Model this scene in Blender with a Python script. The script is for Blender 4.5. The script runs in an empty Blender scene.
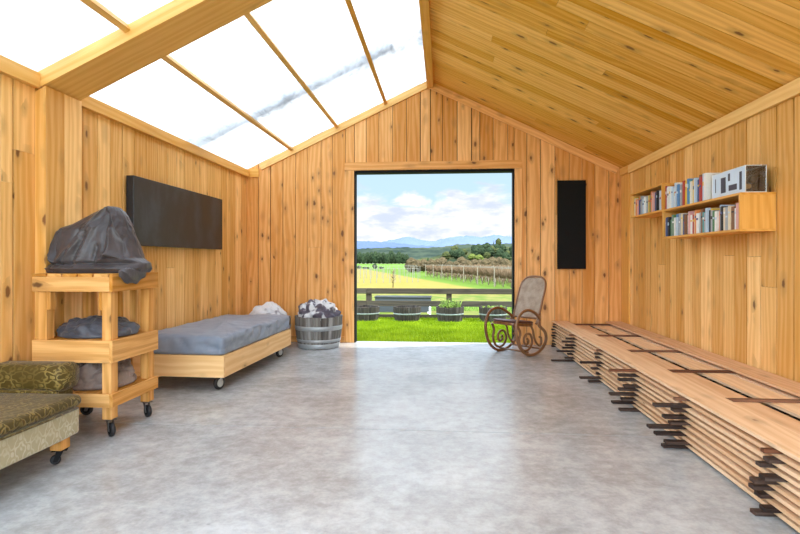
import bpy, bmesh, math, random
import numpy as np
from mathutils import Vector, Matrix, noise as mnoise

random.seed(11)
SC = bpy.context.scene
COL = SC.collection
PI = math.pi

# ------------------------------------------------------------------ camera
F_PX, VX, VY, EYE = 533.0, 443.0, 260.0, 1.2
YAW = math.atan((VX - 400) / F_PX)
CA, SA = math.cos(YAW), math.sin(YAW)
cam_d = bpy.data.cameras.new('camera')
cam = bpy.data.objects.new('camera', cam_d)
COL.objects.link(cam)
cam.location = (0, 0, EYE)
cam.rotation_euler = (PI / 2, 0, YAW)
cam_d.sensor_width = 36
cam_d.lens = 36 * F_PX / 800
cam_d.shift_y = (VY - 267) / 800.0
cam_d.clip_start = 0.05
cam_d.clip_end = 20000
SC.camera = cam

def ray(x, y):
    u = (x - 400) / F_PX
    return Vector((u * CA - SA, u * SA + CA, -(y - VY) / F_PX))
def on_y(x, y, Y):
    r = ray(x, y); return r * (Y / r.y) + Vector((0, 0, EYE))

# ------------------------------------------------------------------ mesh builder
class MB:
    def __init__(s):
        s.bm = bmesh.new()
        s.uv = s.bm.loops.layers.uv.new('UVMap')
        s.rl = s.bm.faces.layers.float.new('rnd')
        s.mi = 0
    def _uvbox(s, f, g, rnd):
        n = f.normal
        ou, ov = rnd * 7.3, rnd * 13.7
        if abs(n.dot(g)) > 0.8:
            a = g.orthogonal().normalized(); b = g.cross(a)
            for l in f.loops:
                l[s.uv].uv = (l.vert.co.dot(a) + ou, l.vert.co.dot(b) * 0.25 + ov)
        else:
            a = n.cross(g).normalized()
            for l in f.loops:
                l[s.uv].uv = (l.vert.co.dot(a) + ou, l.vert.co.dot(g) + ov)
    def hexa(s, p, g, rnd=None):
        """p: bottom four (counter-clockwise from above) then top four"""
        rnd = random.random() if rnd is None else rnd
        v = [s.bm.verts.new(q) for q in p]
        for idx in ((3, 2, 1, 0), (4, 5, 6, 7), (0, 1, 5, 4), (1, 2, 6, 5), (2, 3, 7, 6), (3, 0, 4, 7)):
            f = s.bm.faces.new([v[i] for i in idx])
            f.normal_update(); f[s.rl] = rnd; f.material_index = s.mi
            s._uvbox(f, g, rnd)
        return s
    def box(s, x0, x1, y0, y1, z0, z1, g='x', M=None, rnd=None):
        p = [Vector(q) for q in ((x0, y0, z0), (x1, y0, z0), (x1, y1, z0), (x0, y1, z0),
                                 (x0, y0, z1), (x1, y0, z1), (x1, y1, z1), (x0, y1, z1))]
        gv = {'x': Vector((1, 0, 0)), 'y': Vector((0, 1, 0)), 'z': Vector((0, 0, 1))}[g]
        if M is not None:
            p = [M @ q for q in p]; gv = (M.to_3x3() @ gv).normalized()
        return s.hexa(p, gv, rnd)
    def grid(s, pts, closed_u=False, closed_v=False, rnd=None, flip=False):
        """pts[i][j] -> quads; i runs along v, j along u"""
        rnd = random.random() if rnd is None else rnd
        nv, nu = len(pts), len(pts[0])
        V = [[s.bm.verts.new(p) for p in row] for row in pts]
        # running lengths for the uv
        ul = [0.0]
        mid = pts[nv // 2]
        for j in range(nu):
            ul.append(ul[-1] + (Vector(mid[(j + 1) % nu]) - Vector(mid[j])).length)
        vl = [0.0]
        for i in range(nv):
            vl.append(vl[-1] + (Vector(pts[(i + 1) % nv][0]) - Vector(pts[i][0])).length)
        for i in range(nv if closed_v else nv - 1):
            for j in range(nu if closed_u else nu - 1):
                a, b = i, (i + 1) % nv
                c, d = j, (j + 1) % nu
                vs = [V[a][c], V[a][d], V[b][d], V[b][c]]
                us = [(ul[j], vl[i]), (ul[j + 1], vl[i]), (ul[j + 1], vl[i + 1]), (ul[j], vl[i + 1])]
                if flip: vs.reverse(); us.reverse()
                try:
                    f = s.bm.faces.new(vs)
                except ValueError:
                    continue
                f[s.rl] = rnd; f.smooth = True; f.material_index = s.mi
                for l, q in zip(f.loops, us):
                    l[s.uv].uv = (q[0] + rnd * 7.3, q[1] + rnd * 13.7)
        return V
    def cap(s, ring, rnd=0.5, flip=False):
        r = list(ring)
        if flip: r.reverse()
        try:
            f = s.bm.faces.new(r)
        except ValueError:
            return
        f[s.rl] = rnd; f.material_index = s.mi
        for l in f.loops: l[s.uv].uv = (l.vert.co.x + l.vert.co.z, l.vert.co.y)
    def tube(s, pts, r, n=8, closed=False, rnd=None, flat=1.0):
        pts = [Vector(p) for p in pts]
        N = len(pts)
        T = []
        for i in range(N):
            a = pts[(i - 1) % N] if (closed or i > 0) else pts[i]
            b = pts[(i + 1) % N] if (closed or i < N - 1) else pts[i]
            T.append((b - a).normalized())
        nrm = T[0].orthogonal().normalized()
        rows = []
        for i in range(N):
            nrm = (nrm - T[i] * nrm.dot(T[i])).normalized()
            bn = T[i].cross(nrm)
            rr = r[i] if isinstance(r, (list, tuple)) else r
            rows.append([pts[i] + (nrm * math.cos(2 * PI * k / n) + bn * math.sin(2 * PI * k / n) * flat) * rr for k in range(n)])
        V = s.grid(rows, closed_u=True, closed_v=closed, rnd=rnd)
        if not closed:
            s.cap(V[0], flip=True); s.cap(V[-1])
        return s
    def lathe(s, prof, n=24, c=(0, 0, 0), M=None, rnd=None, caps=True, wob=None):
        rows = []
        for r, z in prof:
            row = []
            for k in range(n):
                a = 2 * PI * k / n
                rr = r * (1 + (wob(a, z) if wob else 0))
                p = Vector((c[0] + rr * math.cos(a), c[1] + rr * math.sin(a), c[2] + z))
                row.append(M @ p if M else p)
            rows.append(row)
        V = s.grid(rows, closed_u=True, rnd=rnd)
        if caps:
            s.cap(V[0], flip=True); s.cap(V[-1])
        return s
    def build(s, name, mat, parent=None, bevel=0, seg=2, sub=0):
        me = bpy.data.meshes.new(name)
        s.bm.normal_update()
        s.bm.to_mesh(me); s.bm.free()
        for m in (mat if isinstance(mat, (list, tuple)) else [mat]):
            me.materials.append(m)
        o = bpy.data.objects.new(name, me)
        COL.objects.link(o)
        if parent is not None: o.parent = parent
        if bevel:
            md = o.modifiers.new('edge', 'BEVEL'); md.width = bevel; md.segments = seg
            md.limit_method = 'ANGLE'; md.angle_limit = math.radians(40)
        if sub:
            md = o.modifiers.new('soft', 'SUBSURF'); md.levels = sub; md.render_levels = sub
        return o

def smooth_path(pts, k=6, closed=False):
    P = [Vector(p) for p in pts]; n = len(P); out = []
    for i in range(n if closed else n - 1):
        p0 = P[(i - 1) % n] if (closed or i > 0) else P[i]
        p1 = P[i]; p2 = P[(i + 1) % n]
        p3 = P[(i + 2) % n] if (closed or i + 2 < n) else P[(i + 1) % n]
        for j in range(k):
            t = j / k
            out.append(0.5 * ((2 * p1) + (p2 - p0) * t + (2 * p0 - 5 * p1 + 4 * p2 - p3) * t * t + (3 * p1 - p0 - 3 * p2 + p3) * t ** 3))
    if not closed: out.append(P[-1])
    return out

def tag(o, label=None, cat=None, group=None, kind=None):
    if label: o['label'] = label
    if cat: o['category'] = cat
    if group: o['group'] = group
    if kind: o['kind'] = kind
    return o
def thing(name, label, cat, loc=(0, 0, 0), rotz=0, group=None):
    o = bpy.data.objects.new(name, None); COL.objects.link(o)
    o.empty_display_size = 0.1
    o.location = loc; o.rotation_euler = (0, 0, rotz)
    return tag(o, label, cat, group)
def struct(o):
    o['kind'] = 'structure'; return o
def dup(root, loc, rotz=0, label=None, scale=None):
    r = root.copy(); COL.objects.link(r)
    r.location = loc; r.rotation_euler = (0, 0, rotz)
    if scale: r.scale = scale
    if label: r['label'] = label
    for ch in list(root.children):
        c = ch.copy(); COL.objects.link(c); c.parent = r
        for g in list(ch.children):
            d = g.copy(); COL.objects.link(d); d.parent = c
    return r
def nz(x, y=0.0, z=0.0):
    return mnoise.noise(Vector((x, y, z)))
ORD = ['zeroth', 'first', 'second', 'third', 'fourth', 'fifth', 'sixth', 'seventh', 'eighth', 'ninth', 'tenth', 'eleventh', 'twelfth',
       'thirteenth', 'fourteenth', 'fifteenth', 'sixteenth', 'seventeenth', 'eighteenth', 'nineteenth', 'twentieth']
TENS = {20: 'twenty', 30: 'thirty', 40: 'forty', 50: 'fifty'}
def ordw(n):
    if n <= 20: return ORD[n]
    if n % 10 == 0: return {30: 'thirtieth', 40: 'fortieth', 50: 'fiftieth'}[n]
    return TENS[n // 10 * 10] + '-' + ORD[n % 10]

# ------------------------------------------------------------------ materials
class NT:
    def __init__(s, name):
        s.m = bpy.data.materials.new(name); s.m.use_nodes = True
        s.t = s.m.node_tree; s.t.nodes.clear()
        s.out = s.t.nodes.new('ShaderNodeOutputMaterial')
    def n(s, typ, **kw):
        nd = s.t.nodes.new('ShaderNode' + typ)
        for k, v in kw.items(): setattr(nd, k, v)
        return nd
    def link(s, a, b): s.t.links.new(a, b)
    def put(s, sock, v):
        if hasattr(v, 'is_linked'): s.link(v, sock)
        else: sock.default_value = v
    def math(s, op, a, b=0.0, c=0.0, clamp=False):
        nd = s.n('Math', operation=op, use_clamp=clamp)
        s.put(nd.inputs[0], a); s.put(nd.inputs[1], b); s.put(nd.inputs[2], c)
        return nd.outputs[0]
    def mix(s, f, a, b, mode='MIX'):
        nd = s.n('Mix', data_type='RGBA', blend_type=mode)
        s.put(nd.inputs[0], f); s.put(nd.inputs[6], a); s.put(nd.inputs[7], b)
        return nd.outputs[2]
    def noise(s, vec, scale, detail=2.0, rough=0.5, dist=0.0):
        nd = s.n('TexNoise')
        if vec is not None: s.link(vec, nd.inputs['Vector'])
        nd.inputs['Scale'].default_value = scale; nd.inputs['Detail'].default_value = detail
        nd.inputs['Roughness'].default_value = rough; nd.inputs['Distortion'].default_value = dist
        return nd.outputs[0]
    def step(s, v, a, b):
        nd = s.n('MapRange', interpolation_type='SMOOTHSTEP')
        s.put(nd.inputs[0], v); nd.inputs[1].default_value = a; nd.inputs[2].default_value = b
        return nd.outputs[0]
    def vmul(s, v, k):
        nd = s.n('VectorMath', operation='MULTIPLY'); s.link(v, nd.inputs[0]); nd.inputs[1].default_value = k
        return nd.outputs[0]
    def obj(s): return s.n('TexCoord').outputs['Object']
    def bsdf(s, col, rough=0.5, spec=0.5, metal=0.0, bump=None, bstr=0.2, bdist=0.01, **kw):
        b = s.n('BsdfPrincipled')
        s.put(b.inputs['Base Color'], col if hasattr(col, 'is_linked') else (*col, 1)[:4])
        s.put(b.inputs['Roughness'], rough); b.inputs['Specular IOR Level'].default_value = spec
        b.inputs['Metallic'].default_value = metal
        for k, v in kw.items(): b.inputs[k].default_value = v
        if bump is not None:
            bp = s.n('Bump'); bp.inputs['Strength'].default_value = bstr; bp.inputs['Distance'].default_value = bdist
            s.link(bump, bp.inputs['Height']); s.link(bp.outputs[0], b.inputs['Normal'])
        s.link(b.outputs[0], s.out.inputs[0])
        return s.m

def plain(name, col, rough=0.5, spec=0.4, metal=0.0, var=0.15, scale=20.0, bump=0.0):
    t = NT(name)
    v = t.noise(t.obj(), scale, 3)
    c = t.mix(v, tuple(x * (1 - var) for x in col) + (1,), tuple(min(1, x * (1 + var)) for x in col) + (1,))
    return t.bsdf(c, rough, spec, metal, bump=v if bump else None, bstr=bump)

def wood(name, c1, c2, ck, rough=0.5, spec=0.35, knots=0.5, tint=0.3, ring=45.0, fine=1.0, gray=None, grayf=0.0):
    t = NT(name)
    uv = t.n('UVMap'); uv.uv_map = 'UVMap'
    at = t.n('Attribute'); at.attribute_name = 'rnd'
    rnd = at.outputs['Fac']
    sp = t.n('SeparateXYZ'); t.link(uv.outputs[0], sp.inputs[0])
    cb = t.n('CombineXYZ'); t.link(sp.outputs[0], cb.inputs[0]); t.link(sp.outputs[1], cb.inputs[1])
    t.link(t.math('MULTIPLY', rnd, 37.0), cb.inputs[2])
    vec = cb.outputs[0]
    n1 = t.noise(t.vmul(vec, (5, 0.6, 1)), 1.0, 3)
    rg = t.math('SINE', t.math('ADD', t.math('MULTIPLY', sp.outputs[0], ring * 2.2), t.math('MULTIPLY', n1, 26.0)))
    rg = t.math('MULTIPLY_ADD', rg, 0.5, 0.5)
    fn = t.noise(t.vmul(vec, (150, 3.5, 1)), 1.0, 2)
    f = t.math('ADD', t.math('MULTIPLY', rg, 0.30), t.math('ADD', t.math('MULTIPLY', fn, 0.5 * fine), t.math('MULTIPLY', n1, 0.45)))
    f = t.step(f, 0.25, 0.95)
    c = t.mix(f, (*c1, 1), (*c2, 1))
    # every board has its own tone
    r2 = t.n('TexWhiteNoise', noise_dimensions='1D'); t.link(t.math('MULTIPLY', rnd, 91.7), r2.inputs['W'])
    br = t.math('MULTIPLY_ADD', r2.outputs[0], tint, 1 - tint / 2)
    hs = t.n('HueSaturation'); t.link(c, hs.inputs['Color']); t.link(br, hs.inputs['Value'])
    t.link(t.math('MULTIPLY_ADD', r2.outputs[0], 0.010, 0.4935), hs.inputs['Hue'])
    t.link(t.math('MULTIPLY_ADD', r2.outputs[0], -0.16, 1.12), hs.inputs['Saturation'])
    c = hs.outputs[0]
    if knots > 0:
        vo = t.n('TexVoronoi', feature='F1'); vo.inputs['Scale'].default_value = 1.0
        wob = t.n('VectorMath', operation='ADD'); t.link(t.vmul(vec, (9.0, 4.2, 1)), wob.inputs[0])
        nn = t.n('TexNoise'); t.link(vec, nn.inputs['Vector']); nn.inputs['Scale'].default_value = 30
        t.link(t.vmul(nn.outputs[1], (0.16, 0.16, 0.0)), wob.inputs[1])
        t.link(wob.outputs[0], vo.inputs['Vector'])
        sc = t.n('SeparateColor'); t.link(vo.outputs['Color'], sc.inputs[0])
        gate = t.math('GREATER_THAN', sc.outputs[0], 1 - knots)
        size = t.math('MULTIPLY_ADD', sc.outputs[1], 0.12, 0.09)
        d = t.math('DIVIDE', vo.outputs['Distance'], size)
        halo = t.math('MULTIPLY', t.math('SUBTRACT', 1.0, t.step(d, 0.9, 3.2)), t.math('MULTIPLY', gate, 0.45))
        core = t.math('MULTIPLY', t.math('SUBTRACT', 1.0, t.step(d, 0.55, 1.15)), t.math('MULTIPLY', gate, 0.85))
        c = t.mix(halo, c, (*[a * 0.6 for a in c2], 1))
        c = t.mix(core, c, (*ck, 1))
    if gray:
        g = t.step(t.noise(t.vmul(vec, (14, 1.6, 1)), 1.0, 4), 0.45 - grayf * 0.3, 0.75 - grayf * 0.3)
        c = t.mix(g, c, (*gray, 1))
    return t.bsdf(c, rough, spec, bump=fn, bstr=0.12, bdist=0.003)

M = {}
M['wall'] = wood('honey_pine_lining', (0.90, 0.57, 0.245), (0.73, 0.40, 0.125), (0.13, 0.045, 0.015), 0.5, 0.3, knots=0.45, tint=0.34)
M['ceil'] = wood('ceiling_pine', (0.89, 0.54, 0.16), (0.70, 0.365, 0.075), (0.16, 0.055, 0.015), 0.5, 0.25, knots=0.42, tint=0.28)
M['trim'] = wood('trim_pine', (0.87, 0.55, 0.21), (0.76, 0.43, 0.13), (0.2, 0.08, 0.03), 0.5, 0.3, knots=0.1, tint=0.14)
M['back'] = wood('back_wall_pine', (0.88, 0.50, 0.205), (0.69, 0.325, 0.10), (0.12, 0.04, 0.015), 0.5, 0.3, knots=0.55, tint=0.34)
M['cart'] = wood('pallet_pine', (0.74, 0.41, 0.15), (0.50, 0.235, 0.06), (0.08, 0.03, 0.012), 0.65, 0.2, knots=0.4, tint=0.3)
M['bedwood'] = wood('bed_pine', (0.84, 0.56, 0.27), (0.70, 0.40, 0.155), (0.16, 0.06, 0.02), 0.55, 0.3, knots=0.3, tint=0.15)
M['board'] = wood('fresh_sawn_boards', (0.84, 0.60, 0.39), (0.70, 0.455, 0.26), (0.22, 0.09, 0.04), 0.65, 0.2, knots=0.2, tint=0.2)
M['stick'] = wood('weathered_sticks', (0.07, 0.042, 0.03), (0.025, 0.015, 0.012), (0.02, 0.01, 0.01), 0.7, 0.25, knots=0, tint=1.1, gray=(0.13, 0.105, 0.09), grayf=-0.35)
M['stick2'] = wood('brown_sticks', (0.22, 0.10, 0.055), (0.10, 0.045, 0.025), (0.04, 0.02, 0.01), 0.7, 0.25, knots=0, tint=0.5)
M['bent'] = wood('bent_beech', (0.25, 0.12, 0.05), (0.14, 0.06, 0.025), (0.05, 0.02, 0.01), 0.35, 0.5, knots=0, tint=0.2)
M['shelf'] = wood('shelf_pine', (0.85, 0.49, 0.165), (0.70, 0.36, 0.095), (0.2, 0.08, 0.03), 0.45, 0.35, knots=0.12, tint=0.12)
M['stave'] = wood('weathered_oak_staves', (0.24, 0.225, 0.20), (0.10, 0.09, 0.08), (0.06, 0.05, 0.04), 0.75, 0.2, knots=0, tint=0.6, gray=(0.34, 0.34, 0.33), grayf=0.0)
M['fence'] = wood('weathered_fence', (0.085, 0.068, 0.045), (0.045, 0.037, 0.025), (0.04, 0.03, 0.02), 0.8, 0.15, knots=0.15, tint=0.3)
M['planter'] = wood('outdoor_barrel_staves', (0.06, 0.05, 0.038), (0.028, 0.023, 0.018), (0.03, 0.02, 0.02), 0.8, 0.2, knots=0, tint=0.6, gray=(0.11, 0.095, 0.085), grayf=-0.2)
M['gap'] = plain('dark_backing', (0.05, 0.028, 0.014), 0.9, 0.1)
M['black'] = plain('matt_black_panel', (0.006, 0.006, 0.0065), 0.7, 0.15)
M['steel'] = plain('zinc_steel', (0.45, 0.45, 0.44), 0.4, 0.5, 0.8)
M['darksteel'] = plain('dark_steel', (0.10, 0.10, 0.10), 0.45, 0.5, 0.6)
M['hoop'] = plain('galvanised_hoop', (0.36, 0.38, 0.385), 0.5, 0.5, 0.35, var=0.25, scale=12)
M['rubber'] = plain('black_rubber', (0.012, 0.012, 0.013), 0.55, 0.4)
M['hub'] = plain('pale_hub', (0.42, 0.42, 0.38), 0.5)
M['maroon'] = plain('dark_red_seat', (0.075, 0.022, 0.015), 0.4, 0.5)
M['white'] = plain('white_paint', (0.75, 0.76, 0.75), 0.6)
M['oldhoop'] = plain('weathered_hoop', (0.22, 0.25, 0.22), 0.7, 0.2, var=0.3)
M['soil'] = plain('soil', (0.05, 0.035, 0.025), 0.95, 0.1, scale=40)

def slate_panel():
    t = NT('mottled_black_panel'); o = t.obj()
    v = t.noise(t.vmul(o, (1, 2.2, 1.2)), 1.7, 5, 0.6)
    c = t.mix(t.step(v, 0.42, 0.75), (0.008, 0.0095, 0.013, 1), (0.038, 0.047, 0.064, 1))  # mottled, with bluish reflections put into the base colour
    return t.bsdf(c, t.math('MULTIPLY_ADD', v, 0.25, 0.28), 0.5)
M['slate'] = slate_panel()

def concrete():
    t = NT('concrete'); o = t.obj()
    a = t.noise(o, 1.6, 5, 0.6, 0.1); b = t.noise(o, 11.0, 8, 0.7, 0.1); f = t.noise(o, 55, 3)
    v = t.math('ADD', t.math('MULTIPLY', a, 0.45), t.math('ADD', t.math('MULTIPLY', b, 0.48), t.math('MULTIPLY', f, 0.10)))
    c = t.mix(t.step(v, 0.32, 0.72), (0.27, 0.275, 0.27, 1), (0.53, 0.55, 0.56, 1))
    spots = t.n('TexVoronoi', feature='F1'); t.link(o, spots.inputs['Vector']); spots.inputs['Scale'].default_value = 3.2
    sc = t.n('SeparateColor'); t.link(spots.outputs['Color'], sc.inputs[0])
    sm = t.math('MULTIPLY', t.math('SUBTRACT', 1.0, t.step(spots.outputs['Distance'], 0.01, 0.045)), t.math('GREATER_THAN', sc.outputs[0], 0.6))
    c = t.mix(t.math('MULTIPLY', sm, 0.35), c, (0.13, 0.12, 0.11, 1))
    r = t.math('MULTIPLY_ADD', a, 0.12, 0.18)
    return t.bsdf(c, r, 0.5, bump=b, bstr=0.08, bdist=0.01)
M['concrete'] = concrete()

def cloth(name, c1, c2, rough=0.8, scale=12, sheen=0.3, lo=0.35, hi=0.65, det=3, bump=0.3):
    t = NT(name); o = t.obj()
    v = t.noise(o, scale, det, 0.6)
    c = t.mix(t.step(v, lo, hi), (*c1, 1), (*c2, 1))
    w = t.noise(o, scale * 3, 4)
    return t.bsdf(c, rough, 0.3, bump=w, bstr=bump, bdist=0.02, **{'Sheen Weight': sheen})
M['tarp'] = cloth('charcoal_cover_cloth', (0.046, 0.039, 0.043), (0.070, 0.061, 0.066), 0.36, 5, 0.05, bump=0.25)
M['navy'] = cloth('dark_blue_grey_cloth', (0.045, 0.048, 0.062), (0.08, 0.085, 0.105), 0.45, 6, 0.1, bump=0.35)
M['taupe'] = cloth('taupe_brown_cloth', (0.15, 0.105, 0.085), (0.26, 0.20, 0.17), 0.6, 7, 0.2, bump=0.4)
M['sheet'] = cloth('grey_blue_sheet', (0.19, 0.225, 0.285), (0.25, 0.29, 0.355), 0.55, 3, 0.15, bump=0.25)
M['linen'] = cloth('white_and_grey_bedding', (0.62, 0.63, 0.65), (0.10, 0.085, 0.11), 0.8, 6.5, 0.1, 0.46, 0.54, 2)
M['linenwhite'] = cloth('white_bedding', (0.66, 0.67, 0.69), (0.20, 0.19, 0.21), 0.8, 5.2, 0.2, 0.58, 0.68, 2)

def velvet(name, dark, light, fac=1.0, rough=0.55):
    t = NT(name)
    uv = t.n('UVMap'); uv.uv_map = 'UVMap'
    sp = t.n('SeparateXYZ'); t.link(uv.outputs[0], sp.inputs[0])
    u, v = sp.outputs[0], sp.outputs[1]
    def s(a, k, ph=0.0): return t.math('SINE', t.math('MULTIPLY_ADD', a, k, ph))
    K = 2 * PI / 0.105
    lat = t.math('ADD', t.math('MULTIPLY', s(u, K), s(v, K * 0.72)), t.math('MULTIPLY', s(u, 2 * K, 1.0), t.math('MULTIPLY', s(v, 2 * K * 0.72, 0.7), 0.55)))
    nn = t.noise(uv.outputs[0], 42, 3)
    lat = t.math('ADD', lat, t.math('MULTIPLY_ADD', nn, 1.3, -0.65))
    band = t.math('SUBTRACT', 1.0, t.step(t.math('ABSOLUTE', lat), 0.10, 0.42))
    blob = t.step(lat, 0.75, 1.05)
    m = t.math('MAXIMUM', band, blob)
    wear = t.step(t.noise(uv.outputs[0], 5, 4), 0.3, 0.75)
    m = t.math('MULTIPLY', m, t.math('MULTIPLY_ADD', wear, 0.7, 0.15 * fac))
    c = t.mix(m, (*dark, 1), (*light, 1))
    return t.bsdf(c, rough, 0.25, bump=m, bstr=0.5, bdist=0.006, **{'Sheen Weight': 0.12, 'Sheen Roughness': 0.4})
M['velvet'] = velvet('olive_gold_velvet', (0.066, 0.042, 0.006), (0.30, 0.215, 0.06))
M['velvetw'] = velvet('worn_velvet_skirt', (0.38, 0.33, 0.20), (0.58, 0.53, 0.39))

def cane():
    t = NT('woven_cane')
    uv = t.n('UVMap'); uv.uv_map = 'UVMap'
    ck = t.n('TexChecker'); t.link(uv.outputs[0], ck.inputs[0]); ck.inputs['Scale'].default_value = 90
    v = t.noise(t.obj(), 14, 4)
    c = t.mix(t.step(v, 0.3, 0.7), (0.30, 0.225, 0.165, 1), (0.43, 0.35, 0.27, 1))
    c = t.mix(t.math('MULTIPLY', ck.outputs[1], 0.4), c, (0.17, 0.10, 0.06, 1))
    return t.bsdf(c, 0.6, 0.3)
M['cane'] = cane()

def skysheet():
    t = NT('milky_roof_sheet'); o = t.obj()
    a = t.noise(t.vmul(o, (1, 1, 1)), 1.3, 4, 0.6, 0.8); b = t.noise(t.vmul(o, (2.2, 1.0, 1)), 2.6, 4, 0.6, 1.6)
    v = t.math('ADD', t.math('MULTIPLY', a, 0.5), t.math('MULTIPLY', b, 0.5))
    c = t.mix(t.step(v, 0.32, 0.64), (0.25, 0.26, 0.265, 1), (0.52, 0.535, 0.545, 1))
    tr = t.n('BsdfTranslucent'); t.link(c, tr.inputs[0])
    tp = t.n('BsdfTransparent'); tp.inputs[0].default_value = (0.95, 0.97, 1, 1)
    gl = t.n('BsdfGlossy'); gl.inputs['Roughness'].default_value = 0.35
    m1 = t.n('MixShader'); m1.inputs[0].default_value = 0.0
    t.link(tr.outputs[0], m1.inputs[1]); t.link(tp.outputs[0], m1.inputs[2])
    m2 = t.n('MixShader'); m2.inputs[0].default_value = 0.04
    t.link(m1.outputs[0], m2.inputs[1]); t.link(gl.outputs[0], m2.inputs[2])
    t.link(m2.outputs[0], t.out.inputs[0])
    return t.m
M['sheetroof'] = skysheet()

def acrylic():
    t = NT('clear_acrylic')
    fr = t.n('Fresnel'); fr.inputs[0].default_value = 1.49
    tp = t.n('BsdfTransparent'); tp.inputs[0].default_value = (0.93, 0.95, 0.96, 1)
    gl = t.n('BsdfGlossy'); gl.inputs['Roughness'].default_value = 0.03
    mx = t.n('MixShader'); t.link(t.math('MULTIPLY_ADD', fr.outputs[0], 1.3, 0.03, clamp=True), mx.inputs[0])
    t.link(tp.outputs[0], mx.inputs[1]); t.link(gl.outputs[0], mx.inputs[2]); t.link(mx.outputs[0], t.out.inputs[0])
    return t.m
M['acrylic'] = acrylic()

# ------------------------------------------------------------------ the room
XL, XR, YB, YF = -2.9, 2.5, 7.69, -1.4
RX = -0.18
def roof_l(x): return 2.53 + 0.468 * (x - XL)
def roof_r(x): return 2.475 + 0.484 * (XR - x)
RZ = roof_l(RX)
DX0, DX1, DZ = -1.285, 1.01, 2.495

# floor: two slabs with a saw-cut joint
m = MB()
m.box(XL - 0.12, XR + 0.12, YF, 3.744, -0.15, 0, 'x')
m.box(XL - 0.12, XR + 0.12, 3.755, YB + 0.12, -0.15, 0, 'x')
m.mi = 1; m.box(XL - 0.1, XR + 0.1, 3.7445, 3.7545, -0.15, -0.012, 'x'); struct(m.build('floor', [M['concrete'], M['gap']]))

def board_widths(a, b, lo=0.17, hi=0.215):
    x = a; out = []
    while x < b - 1e-4:
        w = random.uniform(lo, hi)
        if random.random() < 0.1: w *= 0.6
        e = min(b, x + w)
        if b - e < 0.07: e = b
        out.append((x, e)); x = e
    return out
G = 0.0032  # half the open joint between lining boards
Zv = Vector((0, 0, 1))
def vboards(mb, spans, zlo, ztop, to3d, th, butt=0.3, gk=1.0):
    """vertical lining boards; to3d(s, depth, z) maps into the room"""
    for a, b in spans:
        G = random.choice([0.0022, 0.003, 0.003, 0.0045, 0.007]) * gk
        z0 = zlo(a, b); z1a, z1b = ztop(a), ztop(b)
        cuts = [z0]
        if min(z1a, z1b) - z0 > 1.2 and random.random() < butt:
            cuts.append(z0 + random.uniform(0.35, 0.8) * (min(z1a, z1b) - z0))
        cuts.append(None)
        for i in range(len(cuts) - 1):
            q0 = cuts[i] + (0.001 if i else 0)
            qa, qb = (z1a, z1b) if cuts[i + 1] is None else (cuts[i + 1] - 0.001,) * 2
            p = [to3d(a + G, 0, q0), to3d(b - G, 0, q0), to3d(b - G, th, q0), to3d(a + G, th, q0),
                 to3d(a + G, 0, qa), to3d(b - G, 0, qb), to3d(b - G, th, qb), to3d(a + G, th, qa)]
            mb.hexa(p, Zv)
# left wall
m = MB()
vboards(m, board_widths(YF, YB), lambda a, b: 0.0, lambda y: 2.5, lambda s, d, z: Vector((XL - d, s, z)), 0.02, gk=1.6)
m.mi = 1; m.box(XL - 0.10, XL - 0.022, YF, YB, 0, 2.49, 'z')
wl = struct(m.build('wall_left', [M['wall'], M['gap']])); 
# right wall
m = MB()
vboards(m, board_widths(YF, YB), lambda a, b: 0.0, lambda y: 2.46, lambda s, d, z: Vector((XR + d, s, z)), 0.02, gk=1.6)
m.mi = 1; m.box(XR + 0.022, XR + 0.10, YF, YB, 0, 2.46, 'z')
struct(m.build('wall_right', [M['wall'], M['gap']]))
# back wall with the doorway and gable
def ztop(x): return (roof_l(x) if x < RX else roof_r(x)) + 0.01
m = MB()
sp = []
for a, b in ((XL - 0.02, DX0 - 0.0), (DX0, RX), (RX, DX1), (DX1, XR + 0.02)):
    sp += board_widths(a, b, 0.17, 0.21)
vboards(m, sp, lambda a, b: DZ if a > DX0 - 0.01 and b < DX1 + 0.01 else 0.0, ztop, lambda s, d, z: Vector((s, YB + d, z)), 0.02, butt=0.25)
m.mi = 1
for a, b, z0 in ((XL - 0.1, DX0 - 0.02, 0.0), (DX0 - 0.02, RX, DZ + 0.02), (RX, DX1 + 0.02, DZ + 0.02), (DX1 + 0.02, XR + 0.1, 0.0)):
    za, zb = ztop(max(a, XL)), ztop(min(b, XR))
    m.hexa([Vector(q) for q in ((a, YB + 0.022, z0), (b, YB + 0.022, z0), (b, YB + 0.1, z0), (a, YB + 0.1, z0),
                                (a, YB + 0.022, za), (b, YB + 0.022, zb), (b, YB + 0.1, zb), (a, YB + 0.1, za))], Zv)
struct(m.build('wall_back', [M['back'], M['gap']]))
# doorway: pine casing and black metal jamb
m = MB()
y0, y1 = YB - 0.022, YB - 0.001
m.box(DX0 - 0.145, DX0 - 0.004, y0, y1, 0, DZ + 0.006, 'z')
m.box(DX1 + 0.004, DX1 + 0.105, y0, y1, 0, DZ + 0.006, 'z')
m.box(DX0 - 0.145, DX1 + 0.105, y0, y1, DZ + 0.008, DZ + 0.125, 'x')
fr = struct(m.build('door_1', M['back'], bevel=0.002))
m = MB()
m.box(DX0 - 0.003, DX0 + 0.014, YB - 0.015, YB + 0.13, 0, DZ, 'z')
m.box(DX1 - 0.018, DX1 + 0.003, YB - 0.015, YB + 0.13, 0, DZ, 'z')
m.box(DX0 + 0.015, DX1 - 0.019, YB - 0.015, YB + 0.13, DZ - 0.035, DZ + 0.003, 'x')
m.build('jamb', M['black'], fr)
m = MB(); m.box(XL + 0.002, DX0 - 0.147, YB - 0.02, YB - 0.001, 0.001, 0.085, 'x')
struct(m.build('baseboard_back', M['back']))

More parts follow.
